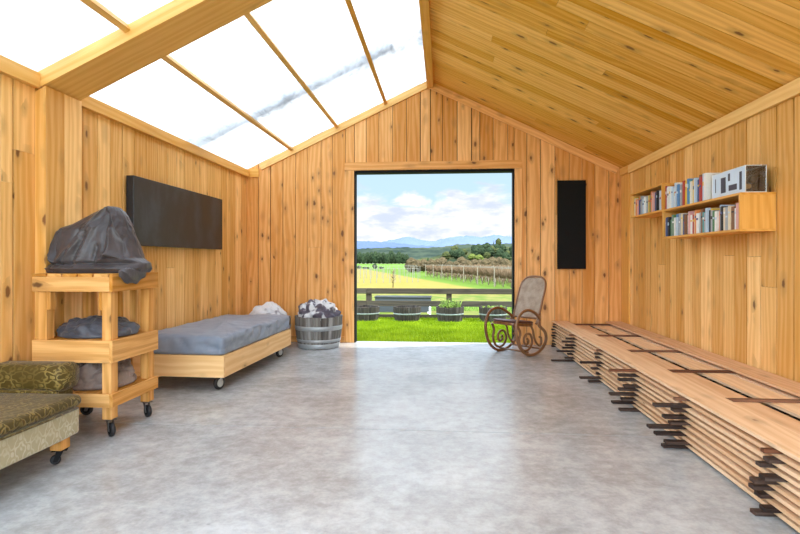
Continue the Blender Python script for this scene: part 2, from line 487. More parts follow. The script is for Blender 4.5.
# timber ceiling on the right slope: boards run from ridge to eave
m = MB()
sl = Vector((XR - RX, 0, roof_r(XR) - roof_r(RX))).normalized()
nr = Vector((-sl.z, 0, sl.x)).normalized()
L = math.hypot(XR - RX, roof_r(RX) - roof_r(XR))
for a, b in board_widths(YF, YB + 0.02, 0.13, 0.20):
    cuts = [0.0] + ([random.uniform(0.6, L - 0.6)] if random.random() < 0.55 else []) + [L + 0.03]
    for i in range(len(cuts) - 1):
        s0, s1 = cuts[i] + 0.001, cuts[i + 1] - 0.001
        o0 = Vector((RX, 0, roof_r(RX)))
        p = []
        for d in (0.0, 0.02):
            for (s_, y_) in ((s0, a + G), (s1, a + G), (s1, b - G), (s0, b - G)):
                q = o0 + sl * s_ + nr * d; p.append(Vector((q.x, y_, q.z)))
        m.hexa(p, sl)
m.mi = 1
o0 = Vector((RX, 0, roof_r(RX))); p = []
for d in (0.023, 0.14):
    for (s_, y_) in ((-0.02, YF - 0.1), (L + 0.3, YF - 0.1), (L + 0.3, YB + 0.3), (-0.02, YB + 0.3)):
        q = o0 + sl * s_ + nr * d; p.append(Vector((q.x, y_, q.z)))
m.hexa(p, sl)
struct(m.build('ceiling', [M['ceil'], M['gap']]))

# skylight on the left slope
slL = Vector((1, 0, 0.468)).normalized(); nL = Vector((-slL.z, 0, slL.x))
ANG = math.atan(0.468)
def slope_box(mb, x0, x1, y0, y1, d0, d1, g='y'):
    """box on the left slope: x0..x1 in plan, d0..d1 along the roof normal from the sheet plane"""
    p = []
    for d in (d0, d1):
        for (x_, y_) in ((x0, y0), (x1, y0), (x1, y1), (x0, y1)):
            q = Vector((x_, y_, roof_l(x_))) + nL * d; p.append(q)
    mb.hexa(p, {'y': Vector((0, 1, 0)), 'x': slL}[g])
PURL = [-2.225, -1.55, -0.84]
edges = [XL - 0.14] + PURL + [RX]
nwin = 0
for (ya, yb) in ((YF, 3.75), (3.75, YB + 0.1)):
    for i in range(4):
        xa, xb = edges[i] + 0.001, edges[i + 1] - 0.001
        m = MB()
        nu, nv = 14, 60
        rows = []
        for j in range(nv + 1):
            y = ya + (yb - ya) * j / nv + (0.001 if j == 0 else 0)
            row = []
            for k in range(nu + 1):
                x = xa + (xb - xa) * k / nu
                e = math.sin(PI * k / nu) ** 0.5 * 0.9 + 0.1 if 0 < k < nu else 0.0
                d = 0.012 * e * (nz(x * 3, y * 2.2, 3) + 0.6 * nz(x * 9, y * 5, 9)) + 0.018
                row.append(Vector((x, y, roof_l(x))) + nL * d)
            rows.append(row)
        m.grid(rows)
        nwin += 1
        struct(m.build('window_%d' % nwin, M['sheetroof']))
ntrim = 0
def trim(mb, mat='trim', bevel=0.002):
    global ntrim
    ntrim += 1
    return struct(mb.build('trim_%d' % ntrim, M[mat], bevel=bevel))
for x in PURL:
    m = MB(); slope_box(m, x - 0.021, x + 0.021, YF, YB - 0.024, -0.045, 0.003); trim(m)
# ridge board
m = MB(); m.box(RX - 0.05, RX + 0.045, YF, YB - 0.024, RZ - 0.13, RZ + 0.05, 'y'); trim(m)
# rafter crossing the skylight and its wall post
m = MB(); slope_box(m, XL + 0.002, RX - 0.052, 3.575, 3.955, -0.105, -0.047, 'x')
slope_box(m, XL + 0.002, RX - 0.052, 3.575, 3.62, -0.0465, 0.0, 'x')
slope_box(m, XL + 0.002, RX - 0.052, 3.91, 3.955, -0.0465, 0.0, 'x'); trim(m, bevel=0)
m = MB()
m.hexa([Vector(q) for q in ((XL + 0.001, 3.575, 0), (XL + 0.084, 3.575, 0), (XL + 0.084, 3.765, 0), (XL + 0.001, 3.765, 0),
                            (XL + 0.001, 3.575, 2.40), (XL + 0.084, 3.575, 2.44), (XL + 0.084, 3.765, 2.44), (XL + 0.001, 3.765, 2.40))], Zv)
m.hexa([Vector(q) for q in ((XL + 0.001, 3.767, 0), (XL + 0.084, 3.767, 0), (XL + 0.084, 3.955, 0), (XL + 0.001, 3.955, 0),
                            (XL + 0.001, 3.767, 2.40), (XL + 0.084, 3.767, 2.44), (XL + 0.084, 3.955, 2.44), (XL + 0.001, 3.955, 2.40))], Zv)
trim(m, 'wall')
# added slab above the sheet, out of view, to shade a soft band on it
m = MB(); slope_box(m, XL - 0.1, RX, 5.85, 6.25, 0.24, 0.30, 'x'); trim(m)
# eave plates
m = MB(); m.box(XL + 0.001, XL + 0.045, 3.957, YB - 0.024, 2.425, 2.53, 'y'); trim(m)
m = MB(); m.box(XL + 0.001, XL + 0.045, YF, 3.573, 2.425, 2.53, 'y'); trim(m)
m = MB(); m.box(XR - 0.035, XR - 0.001, YF, YB - 0.335, 2.36, 2.468, 'y'); trim(m)
m = MB(); m.box(XR - 0.045, XR - 0.001, YB - 0.33, YB - 0.024, 2.37, 2.468, 'y'); trim(m)
m = MB(); m.box(XR - 0.02, XR - 0.001, YB - 0.33, YB - 0.024, 0.0, 2.368, 'z', rnd=0.3); trim(m)
# rake boards on the back wall
m = MB()
slope_box(m, XL + 0.19, RX - 0.012, YB - 0.022, YB - 0.001, -0.098, -0.001, 'x'); trim(m)
m = MB(); m.box(XL + 0.05, XL + 0.188, YB - 0.022, YB - 0.001, 2.425, 2.55, 'x'); trim(m)
m = MB(); p = []
for d in (-0.10, -0.002):
    for (s_, y_) in ((0.015, YB - 0.020), (L - 0.05, YB - 0.020), (L - 0.05, YB - 0.001), (0.015, YB - 0.001)):
        q = Vector((RX, 0, roof_r(RX))) + sl * s_ + nr * d; p.append(Vector((q.x, y_, q.z)))
m.hexa(p, sl); trim(m, 'back')

# ------------------------------------------------------------------ wall panels
t = thing('wall_panel', 'long black mottled panel mounted on the left wall above the bed', 'wall panel', (XL, 4.655, 1.335))
m = MB(); m.box(0.012, 0.085, 0, 1.965, 0, 0.64, 'y'); m.build('panel_face', M['slate'], t, bevel=0.004)
m = MB(); m.box(0.001, 0.011, 0.2, 1.75, 0.12, 0.52, 'y'); m.build('mounting_plate', M['black'], t)
t = thing('wall_panel', 'tall narrow matt black panel on the back wall beside the doorway', 'wall panel', (1.605, YB, 1.075))
m = MB(); m.box(0, 0.385, -0.065, -0.012, 0, 1.24, 'z'); m.build('panel_face', M['black'], t, bevel=0.004)
m = MB(); m.box(0.08, 0.30, -0.011, -0.001, 0.2, 1.0, 'z'); m.build('mounting_plate', M['black'], t)

# ------------------------------------------------------------------ castors
def castor(parent, x, y, ztop, r=0.045, ang=0.6, hub='hub', wid=0.026, fork='steel'):
    """swivel castor under a leg; returns the part"""
    R = Matrix.Translation((x, y, 0)) @ Matrix.Rotation(ang, 4, 'Z')
    mb = MB()
    mb.box(-0.04, 0.04, -0.03, 0.03, ztop - 0.007, ztop - 0.0005, 'x', R)
    for sy in (-1, 1):
        y0, y1 = sorted((sy * (wid / 2 + 0.003), sy * (wid / 2 + 0.006)))
        P = [(-0.016, y0, ztop - 0.0075), (0.022, y0, ztop - 0.0075), (0.022, y1, ztop - 0.0075), (-0.016, y1, ztop - 0.0075)]
        Q = [(-0.035, y0, r - 0.012), (-0.012, y0, r - 0.012), (-0.012, y1, r - 0.012), (-0.035, y1, r - 0.012)]
        mb.hexa([R @ Vector(q) for q in Q + P], Zv)
    c = mb.build('castor', M[fork], parent, bevel=0.001)
    W = R @ Matrix.Translation((-0.022, 0, r)) @ Matrix.Rotation(PI / 2, 4, 'X')
    w = MB()
    w.lathe([(r * 0.62, -wid / 2), (r * 0.93, -wid / 2), (r, -wid / 4), (r, wid / 4), (r * 0.93, wid / 2), (r * 0.62, wid / 2)], 24, M=W)
    wo = w.build('wheel', M['rubber'], c)
    w = MB(); w.lathe([(r * 0.6, -wid / 2 - 0.002), (r * 0.6, wid / 2 + 0.002)], 18, M=W)
    w.build('hub', M[hub], c)
    return c

# ------------------------------------------------------------------ bed
BX0, BX1, BY0, BY1 = -2.88, -1.99, 4.72, 6.66
t = thing('platform_bed', 'low pine platform bed on black castors along the left wall', 'bed', (BX0, BY0 + 0.02, 0), math.radians(-1.9))
W_, L_ = BX1 - BX0, BY1 - BY0
for nm, a in (('end_board', (0, W_, 0, 0.03)), ('side_board', (W_ - 0.03, W_, 0.031, L_ - 0.031)), ('end_board', (0, W_, L_ - 0.03, L_)), ('side_board', (0, 0.03, 0.031, L_ - 0.031))):
    m = MB(); m.box(*a, 0.125, 0.325, 'x' if nm == 'end_board' else 'y'); m.build(nm, M['bedwood'], t, bevel=0.003)
m = MB(); m.box(0.031, W_ - 0.031, 0.031, L_ - 0.031, 0.20, 0.235, 'y'); m.build('base', M['bedwood'], t)
for x, y in ((W_ - 0.075, 0.10), (W_ - 0.075, L_ - 0.18), (0.1, 0.10), (0.1, L_ - 0.18)):
    castor(t, x, y, 0.199, r=0.062, ang=1.25, wid=0.03)
# mattress under a sheet
def mattress():
    mb = MB()
    nx, ny, nh = 40, 70, 8
    x0, x1, y0, y1, z0, z1 = 0.004, W_ - 0.002, 0.002, L_ + 0.02, 0.3265, 0.505
    def wr(p, side):
        # soft creases: short ones round the skirt, faint ones on the top
        if side: return 0.030 * (1 - abs(nz(p.x * 7 + p.z * 9, p.y * 5 - p.z * 8, p.z * 4)) * 2.2) ** 3 + 0.016 * nz(p.x * 14, p.y * 9, p.z * 12)
        return 0.010 * nz(p.x * 3, p.y * 2.0, 1.7) + 0.010 * (1 - abs(nz(p.x * 5 + p.y * 2, p.y * 3.0, 5)) * 2) ** 3 - 0.006
    def shape(u, v, w):
        # rounded box map from the unit cube
        p = Vector((x0 + (x1 - x0) * u, y0 + (y1 - y0) * v, z0 + (z1 - z0) * w))
        r = 0.055
        c = Vector((min(max(p.x, x0 + r), x1 - r), min(max(p.y, y0 + r), y1 - r), min(max(p.z, z0 + 0.01), z1 - r)))
        d = p - c
        if d.length > 1e-6:
            d2 = Vector((d.x / r, d.y / r, d.z / (r if d.z > 0 else 0.01)))
            mx = max(abs(d2.x), abs(d2.y), abs(d2.z)); ln = d2.length
            if ln > 0: p = c + d * (mx / ln)
        return p
    rows = []
    # perimeter rings from the bottom edge up over the rim, then in towards the centre of the top
    def per(s):
        s = s % 4.0
        if s < 1: return s, 0.0
        if s < 2: return 1.0, s - 1
        if s < 3: return 3 - s, 1.0
        return 0.0, 4 - s
    S = []
    for k in range(30): S.append(k / 30)
    for k in range(60): S.append(1 + k / 60)
    for k in range(30): S.append(2 + k / 30)
    for k in range(60): S.append(3 + k / 60)
    for h in range(nh + 1):
        row = []
        for s_ in S:
            u, v = per(s_)
            p = shape(u, v, h / nh)
            out = Vector((u - 0.5, v - 0.5, 0)); out = Vector((math.copysign(1, out.x) if u in (0.0, 1.0) else 0, math.copysign(1, out.y) if v in (0.0, 1.0) else 0, 0))
            k = math.sin(PI * min(1, h / nh * 0.8 + 0.1))
            row.append(p - out * (abs(wr(p, True)) * k))
        rows.append(row)
    for q in (0.97, 0.93, 0.88, 0.8, 0.7, 0.58, 0.45, 0.32, 0.18, 0.06):
        row = []
        for s_ in S:
            u, v = per(s_)
            uu, vv = 0.5 + (u - 0.5) * q, 0.5 + (v - 0.5) * q
            p = shape(uu, vv, 1.0); p.z += wr(p, False) + 0.012 * (1 - q)
            row.append(p)
        rows.append(row)
    V = mb.grid(rows, closed_u=True); mb.cap(V[-1]); mb.cap(V[0], flip=True)
    return mb
o = mattress().build('mattress', M['sheet']); o.location = (BX0, BY0 + 0.02, 0); o.rotation_euler = (0, 0, math.radians(-1.9))
tag(o, 'mattress under a creased grey-blue sheet on the low pine bed', 'mattress')

# ------------------------------------------------------------------ half barrels
def barrel(name, label, loc, r0, r1, h, stave, hoops, hoopmat, soil=True, n=20, cat='barrel', group=None, rz=0):
    t = thing(name, label, cat, loc, rz, group)
    mb = MB()
    for k in range(n):
        a0, a1 = 2 * PI * (k + 0.03) / n, 2 * PI * (k + 0.97) / n
        rnd = random.random()
        dz = random.uniform(-0.008, 0.004)
        rows_o, rows_i = [], []
        rr = random.uniform(-0.003, 0.003)
        seg = 5
        for i in range(seg + 1):
            z = h * i / seg + (dz if i == seg else 0)
            r = r0 + (r1 - r0) * (z / h) + 0.012 * math.sin(PI * z / h) + rr
            rows_o.append([Vector((r * math.cos(a0 + (a1 - a0) * j / 2), r * math.sin(a0 + (a1 - a0) * j / 2), z)) for j in range(3)])
            rows_i.append([Vector(((r - 0.026) * math.cos(a0 + (a1 - a0) * j / 2), (r - 0.026) * math.sin(a0 + (a1 - a0) * j / 2), z)) for j in range(3)])
        mb.grid(rows_o, rnd=rnd); mb.grid(rows_i, rnd=rnd, flip=True)
        for q in (0, seg):
            mb.grid([rows_i[q], rows_o[q]], rnd=rnd, flip=(q == 0))
        for j in (0, 2):
            mb.grid([[rows_i[i][j], rows_o[i][j]] for i in range(seg + 1)], rnd=rnd)
    mb.lathe([(r0 - 0.03, 0.02), (r0 - 0.03, 0.045)], 24)
    mb.build('staves', M[stave], t)
    for z0, z1 in hoops:
        hb = MB()
        def R(z): return r0 + (r1 - r0) * (z / h) + 0.012 * math.sin(PI * z / h)
        hb.lathe([(R(z0) + 0.0035, z0), (R(z0) + 0.0065, z0 + 0.002), (R(z1) + 0.0065, z1 - 0.002), (R(z1) + 0.0035, z1)], 40, caps=False)
        hb.build('hoop', M[hoopmat], t)
    if soil:
        sb = MB(); R1 = r1 - 0.034
        rows = [[Vector((R1 * q * math.cos(2 * PI * k / 24), R1 * q * math.sin(2 * PI * k / 24), h - 0.05 + 0.03 * (1 - q) + 0.012 * nz(q * 5, k * 0.9))) for k in range(24)] for q in (1, 0.75, 0.5, 0.25, 0.05)]
        V = sb.grid(rows, closed_u=True); sb.cap(V[-1])
        sb.build('soil', M['soil'], t)
    return t

def heap(rx, ry, h, amp=0.04, freq=5.0, seed=0.0, n=72, m_=26, pw=0.75, lobes=0.10):
    """crumpled dome of cloth resting on z = 0"""
    mb = MB(); rows = []
    for i in range(m_ + 1):
        t_ = i / m_
        if i == 0: rad, z = 0.92, 0.0
        else:
            a = t_ * PI / 2; rad, z = math.cos(a) ** pw, math.sin(a) ** 0.9
        row = []
        for k in range(n):
            th = 2 * PI * k / n
            lob = 1 + lobes * nz(math.cos(th) * 1.6 + seed, math.sin(th) * 1.6, seed)
            p = Vector((math.cos(th) * rx * rad * lob, math.sin(th) * ry * rad * lob, z * h))
            q = p * freq + Vector((seed * 3.1, seed, 0))
            w = (abs(nz(q.x, q.y, q.z * 1.3)) * 1.6 - 0.35) + 0.6 * (abs(nz(q.x * 2.3 + 7, q.y * 2.3, q.z * 2)) - 0.2)
            d = Vector((p.x / rx, p.y / ry, p.z / h * 0.9 + 0.1)).normalized()
            p = p + d * (amp * w * min(1, t_ * 5 + 0.1))
            p.z = max(0.0, p.z)
            row.append(p)
        rows.append(row)
    V = mb.grid(rows, closed_u=True); mb.cap(V[0], flip=True); mb.cap(V[-1])
    return mb

HOOPS = [(0.30, 0.33), (0.09, 0.125), (0.012, 0.05)]
barrel('half_barrel', 'weathered half wine barrel full of bedding between the bed and the doorway', (-1.715, 7.27, 0.0005), 0.275, 0.325, 0.43, 'stave', [(0.25, 0.31), (0.09, 0.13), (0.006, 0.07)], 'hoop', soil=False)
o = heap(0.275, 0.27, 0.245, 0.06, 6.5, 2.3, pw=0.6, n=110, m_=40).build('bedding_bundle', M['linen'])
o.location = (-1.715, 7.27, 0.385); tag(o, 'crumpled white and purple-grey bedding piled in the half barrel by the doorway', 'bedding')
barrel('half_barrel', 'half barrel holding white bedding behind the far end of the bed', (-2.41, 7.19, 0.0005), 0.27, 0.31, 0.42, 'stave', [(0.27, 0.31), (0.08, 0.12)], 'hoop', soil=False)
o = heap(0.245, 0.24, 0.20, 0.045, 6.0, 5.1, n=100, m_=36).build('bedding_bundle', M['linenwhite'])
o.location = (-2.41, 7.19, 0.385); tag(o, 'rounded heap of white bedding with grey edging showing behind the mattress', 'bedding')

# ------------------------------------------------------------------ trolley
CX0, CX1, CY0, CY1 = -2.79, -2.215, 3.415, 3.995
t = thing('pallet_trolley', 'three-tier trolley of rough pallet wood on castors beside the sofa', 'trolley', (CX0, CY0, 0))
w_, d_ = CX1 - CX0, CY1 - CY0
tiers = [(0.205, 0.295), (0.505, 0.655), (0.985, 1.085)]
for (za, zb), lab in zip(tiers, ('bottom', 'middle', 'top')):
    m = MB(); m.box(0, w_ - 0.023, 0, 0.022, za, zb, 'x'); m.build('front_rail', M['cart'], t, bevel=0.002)
    m = MB(); m.box(0, w_ - 0.023, d_ - 0.022, d_, za, zb, 'x'); m.build('rear_rail', M['cart'], t, bevel=0.002)
    m = MB(); m.box(w_ - 0.022, w_, 0, d_, za, zb + (0.022 if lab == 'top' else 0.0), 'y'); m.build('side_rail', M['cart'], t, bevel=0.002)
    m = MB(); m.box(0, 0.022, 0.0225, d_ - 0.0225, za, zb, 'y'); m.build('side_rail', M['cart'], t, bevel=0.002)
    zs = zb + 0.0005 if lab == 'top' else zb - 0.022
    xs = 0.0 if lab == 'top' else 0.0225
    ys = 0.0 if lab == 'top' else 0.0225
    n = 5 if lab == 'top' else 4
    span = (w_ - 0.0225 - xs)
    for k in range(n):
        a = xs + span * k / n; b = xs + span * (k + 1) / n - 0.012
        if lab != 'top':
            a = max(a, 0.0235); b = min(b, w_ - 0.024)
        m = MB(); m.box(a, b, ys, d_ - ys, zs, zs + 0.021, 'y')
        o = m.build('deck_slat', M['cart'], t, bevel=0.0015)
# posts: front right is two studs, others single
PX = 0.066
for (x, y) in ((w_ - 0.0225 - PX, 0.023), (w_ - 0.0225 - PX, d_ - 0.023 - 0.075), (0.023, 0.023), (0.023, d_ - 0.023 - 0.075)):
    m = MB(); m.box(x, x + PX, y, y + 0.074, 0.118, 0.984, 'z'); m.build('post', M['cart'], t, bevel=0.002)
m = MB(); m.box(w_ - 0.0225 - PX - 0.026, w_ - 0.0225 - PX - 0.001, 0.0235, 0.08, 0.86, 0.984, 'z'); m.build('corner_block', M['cart'], t, bevel=0.002)
m = MB(); m.box(0.09, 0.115, 0.0235, 0.08, 0.86, 0.984, 'z'); m.build('corner_block', M['cart'], t, bevel=0.002)
for x in (0.13, 0.26, 0.37):
    m = MB(); m.box(x, x + 0.045, d_ - 0.045, d_ - 0.0225, 0.656, 0.984, 'z'); m.build('back_slat', M['cart'], t, bevel=0.002)
for (x, y, a) in ((w_ - 0.055, 0.06, 2.5), (w_ - 0.055, d_ - 0.07, 2.5), (0.06, 0.06, 0.3), (0.06, d_ - 0.07, 0.2)):
    castor(t, x, y, 0.1175, r=0.046, ang=a, hub='black', fork='darksteel')

# cover draped over something tall on the trolley
def drape():
    mb = MB()
    Y = 3.66
    z0 = 1.1085
    S = [(271.2, 50, 146, 0.20), (267, 50, 149, 0.205), (262, 54, 148.5, 0.20), (257, 54, 142, 0.185), (252, 54, 140, 0.178), (245, 55, 138, 0.165), (238, 56.5, 135.5, 0.15),
         (232, 59, 133.5, 0.14), (228.5, 63, 132, 0.13), (225.5, 72, 131, 0.12), (221, 82, 129, 0.105), (216, 91, 126.5, 0.09), (211.5, 99, 123.5, 0.065), (208.3, 106, 120, 0.04), (207, 110, 117, 0.02)]
    n = 210; rows = []
    # long creases of the cloth, as lines across its front (read off at the cover's distance)
    CR = [((112, 208), (73, 262), 0.020, 2.2), ((104, 226), (79, 261), 0.018, 2.0), ((106, 228), (94, 262), 0.016, 2.0), ((121, 230), (124, 254), 0.030, 2.6), ((124, 254), (139, 259), 0.030, 2.4),
          ((124, 254), (112, 262), 0.018, 2.0), ((114, 207), (139, 255), 0.022, 2.6), ((70, 229), (72, 261), 0.020, 1.8), ((58, 240), (67, 262), 0.018, 2.4), ((55, 250), (72, 263), 0.016, 2.0),
          ((68, 234), (71, 262), -0.030, 2.2), ((91, 231), (77, 262), -0.018, 2.0), ((110, 246), (109, 262), -0.020, 2.2), ((99, 232), (88, 262), -0.016, 1.8), ((117, 214), (117, 250), -0.014, 2.6), ((131, 238), (134, 256), -0.014, 2.2),
          ((50, 263), (148, 262), -0.022, 1.6), ((50, 267), (146, 267), 0.016, 2.0), ((66, 265), (71, 271), -0.012, 1.5)]
    def crease(px, py):
        d = 0.0
        for (ax, ay), (bx, by), amp, wd in CR:
            vx, vy = bx - ax, by - ay
            q = max(0.0, min(1.0, ((px - ax) * vx + (py - ay) * vy) / (vx * vx + vy * vy)))
            ds = math.hypot(px - ax - vx * q, py - ay - vy * q)
            d += 1.7 * amp * math.exp(-ds / wd)
        return d
    def lerp(tt):
        q = tt * (len(S) - 1); i = min(int(q), len(S) - 2); f = q - i
        return [S[i][j] + (S[i + 1][j] - S[i][j]) * f for j in range(4)]
    NR = 100
    for i in range(NR + 1):
        tt = i / NR
        y, xl, xr, b = lerp(tt)
        A = on_y(xl, y, Y + 0.06).x; B = on_y(xr, y, Y + 0.06).x
        z = z0 + (271.2 - y) / (271.2 - 206.6) * (on_y(110, 206.6, Y + 0.06).z - z0)
        cx, a = (A + B) / 2, (B - A) / 2
        row = []
        for k in range(n):
            th = 2 * PI * k / n
            c, s = math.cos(th), math.sin(th)
            ex = 0.85
            px = math.copysign(abs(c) ** ex, c); py = math.copysign(abs(s) ** ex, s)
            cr = (0.006 * nz(c * 2.5 + tt * 3, s * 2.5, tt * 4) + 0.004 * nz(c * 9, s * 9 + 4, tt * 10)) * min(1, (1 - tt) * 3)
            k_ = 1 + cr / max(0.06, 0.5 * (a + b))
            fr = max(0.0, -s) ** 0.5
            u = (xl + xr) / 2 + (xr - xl) / 2 * px
            dy = crease(u, y) * fr if s < 0 else 0.012 * nz(th * 6, tt * 4)
            if i in (0,): dy = 0
            row.append(Vector((cx + a * px * k_ * 0.985, max(3.45, Y + 0.06 + b * py * k_ - dy), z + (0.004 * nz(th * 5, tt * 9) if 0 < i < NR else 0))))
        rows.append(row)
    V = mb.grid(rows, closed_u=True); mb.cap(V[0], flip=True); mb.cap(V[-1])
    return mb
o = drape().build('fabric_cover', M['tarp'])
tag(o, 'charcoal fabric cover draped in a peak over the trolley top', 'fabric cover')
m = MB()
rows = []
for i in range(13):
    q = i / 12
    row = []
    for k in range(20):
        th = 2 * PI * k / 20
        yy = 3.445 + 0.30 * q
        w = math.sin(PI * (0.08 + 0.84 * q)) ** 0.6
        x = -2.180 + 0.022 * math.cos(th) * w + 0.004 * math.sin(9 * q + th * 2)
        z = 1.105 + (0.055 * math.sin(th)) * w - 0.018 * math.sin(PI * q) + 0.008 * math.sin(q * 14 + th * 3)
        row.append(Vector((x, yy, z)))
    rows.append(row)
V = m.grid(rows, closed_u=True); m.cap(V[0], flip=True); m.cap(V[-1])
m.build('hanging_fold', M['tarp'], o)
t = thing('metal_rod', 'thin grey metal rod standing upright behind the draped cover', 'rod', (on_y(69, 200, 3.94).x, 3.94, 1.107))
m = MB(); m.lathe([(0.005, 0.0), (0.005, 0.58)], 8); m.build('shaft', M['steel'], t)
m = MB(); m.lathe([(0.02, 0.0), (0.02, 0.012), (0.006, 0.02)], 12); m.build('base', M['steel'], t)
o = heap(0.27, 0.225, 0.12, 0.038, 8.5, 1.2, pw=0.7, lobes=0.06, n=110, m_=40).build('folded_cloth', M['navy']); o.location = (-2.505, 3.705, 0.656)
tag(o, 'dark blue-grey cloth bundle lying on the middle tier of the trolley', 'cloth')
o = heap(0.25, 0.225, 0.19, 0.055, 9.5, 8.4, pw=0.5, lobes=0.05, n=110, m_=40).build('crumpled_cloth', M['taupe']); o.location = (-2.51, 3.705, 0.296)
tag(o, 'crumpled taupe-brown cloth stuffed on the bottom tier of the trolley', 'cloth')

# ------------------------------------------------------------------ sofa (chaise) at the left edge
ROT = math.radians(0.6)
SL, SW = 1.75, 0.66
t = thing('chaise_sofa', 'old olive-gold velvet chaise on castors at the left edge', 'sofa', (-2.175, 3.035, 0), ROT)
# local frame: x to the left is negative (depth of the seat), y negative towards the camera
def rbox(mb, x0, x1, y0, y1, z0, z1, r, nx=10, ny=24, crown=0.0, wv=0.0):
    """soft cushion: rounded slab as rings"""
    rows = []
    def ring(inset, z):
        row = []
        a0, a1, b0, b1 = x0 + inset, x1 - inset, y0 + inset, y1 - inset
        rr = max(0.004, min(r * 1.2, 0.5 * min(a1 - a0, b1 - b0)) - 0.0)
        P = []
        for (cx, cy, s0) in ((a1 - rr, b1 - rr, 0), (a0 + rr, b1 - rr, 1), (a0 + rr, b0 + rr, 2), (a1 - rr, b0 + rr, 3)):
            for k in range(7):
                an = PI / 2 * (s0 + k / 6); P.append((cx + rr * math.cos(an), cy + rr * math.sin(an)))
            nxt = 14 if s0 in (1, 3) else 8
            # fill the straight run to the next corner
            nxc = [(a0 + rr, b1), (a0, b0 + rr), (a1 - rr, b0), (a1, b1 - rr)][s0]
            ax, ay = P[-1]
            for k in range(1, nxt): P.append((ax + (nxc[0] - ax) * k / nxt, ay + (nxc[1] - ay) * k / nxt))
        for (x, y) in P:
            row.append(Vector((x, y, z + (wv * nz(x * 5, y * 5, z * 4) if wv else 0))))
        return row
    for k in range(5):
        a = PI / 2 * k / 4; rows.append(ring(r * (1 - math.sin(a)), z0 + r * (1 - math.cos(a))))
    for k in range(5):
        a = PI / 2 * k / 4; rows.append(ring(r * (1 - math.cos(a)), z1 - r * (1 - math.sin(a))))
    w = min(x1 - x0, y1 - y0) / 2
    for q in (0.15, 0.35, 0.6, 0.9):
        rows.append(ring(r + (w - r) * q, z1 + crown * math.sin(q * PI / 2)))
    V = mb.grid(rows, closed_u=True); mb.cap(V[0], flip=True); mb.cap(V[-1])
m = MB(); rbox(m, -SW - 0.02, 0.006, -SL, 0.035, 0.318, 0.394, 0.034, crown=0.012, wv=0.006); m.build('seat_cushion', M['velvet'], t)
m = MB(); rbox(m, -SW - 0.01, -0.012, -SL + 0.01, 0.028, 0.155, 0.317, 0.02, wv=0.004); m.build('upholstered_base', M['velvetw'], t)
# rolled arm across the far end
m = MB(); rows = []
NA = 22
for i in range(NA + 1):
    q = i / NA; x = -SW + 0.02 + (SW - 0.155) * q
    e = min(1, (1 - q) * SW / 0.07, q * SW / 0.05 + 0.0001)
    s_ = math.sqrt(max(0.0, 1 - (1 - min(1, e)) ** 2)) * 0.93 + 0.07 if e < 1 else 1.0
    row = []
    for k in range(28):
        th = 2 * PI * k / 28
        c, s = math.cos(th), math.sin(th)
        yy = math.copysign(abs(c) ** 0.6, c) * 0.10 * s_; zz = math.copysign(abs(s) ** 0.6, s) * 0.086 * s_
        row.append(Vector((x, 0.14 + yy, 0.469 + zz)))
    rows.append(row)
V = m.grid(rows, closed_u=True); m.cap(V[0], flip=True); m.cap(V[-1])
m.build('bolster_arm', M['velvet'], t)
m = MB(); rbox(m, -SW, -0.19, 0.038, 0.22, 0.16, 0.40, 0.015); m.build('arm_base', M['velvet'], t)
m = MB(); m.tube([(0.010, -SL + 0.03, 0.322), (0.012, -1.2, 0.320), (0.013, -0.7, 0.3235), (0.012, -0.3, 0.319), (0.010, -0.03, 0.322)], 0.007, 6); m.build('piping', M['velvet'], t)
for (x, y, a) in ((-0.075, -0.065, 0.5), (-0.075, -SL + 0.1, 0.5), (-SW + 0.08, -0.065, 0.5), (-SW + 0.08, -SL + 0.1, 0.5)):
    m = MB(); m.box(x - 0.035, x + 0.035, y - 0.04, y + 0.04, 0.088, 0.1545, 'z'); m.build('leg', M['cart'], t, bevel=0.004)
    castor(t, x, y, 0.0875, r=0.028, ang=a, hub='rubber', wid=0.02, fork='black')

# ------------------------------------------------------------------ rocking chair
FACE = math.atan2(-0.69, -0.72)
t = thing('rocking_chair', 'brown bentwood rocking chair with cane back beside the open doorway', 'rocking chair', (0.915, 6.93, 0.0), FACE)
# local frame: +x forward, y sideways
HW = 0.245
loop = [(-0.215, 0.455), (-0.09, 0.535), (0.045, 0.575), (0.18, 0.545), (0.262, 0.44), (0.275, 0.31), (0.235, 0.18), (0.15, 0.075), (0.02, 0.016), (-0.13, 0.024),
        (-0.26, 0.085), (-0.325, 0.18), (-0.30, 0.28), (-0.215, 0.36), (-0.205, 0.41)]
for sy in (-1, 1):
    m = MB(); m.tube(smooth_path([(x, sy * (HW - (0.022 if x < -0.2 and z > 0.35 else 0)), z) for x, z in loop], 7, True), 0.019, 10, closed=True); m.build('arm_and_runner', M['bent'], t)
    # scroll: leaves the seat front, sweeps down along the runner and curls in
    sc = [(0.20, 0.385), (0.155, 0.30), (0.175, 0.20), (0.125, 0.10), (0.04, 0.068), (-0.045, 0.10), (-0.085, 0.18), (-0.05, 0.26), (0.02, 0.275), (0.07, 0.235), (0.075, 0.18), (0.04, 0.145), (0.0, 0.16), (-0.01, 0.195), (0.015, 0.215)]
    m = MB(); m.tube(smooth_path([(x, sy * (HW - 0.036), z) for x, z in sc], 6), 0.0155, 8); m.build('scroll', M['bent'], t)
    sc = [(-0.05, 0.385), (-0.10, 0.31), (-0.125, 0.22), (-0.175, 0.14), (-0.235, 0.105), (-0.275, 0.14), (-0.27, 0.20), (-0.235, 0.215)]
    m = MB(); m.tube(smooth_path([(x, sy * (HW - 0.036), z) for x, z in sc], 6), 0.014, 8); m.build('rear_brace', M['bent'], t)
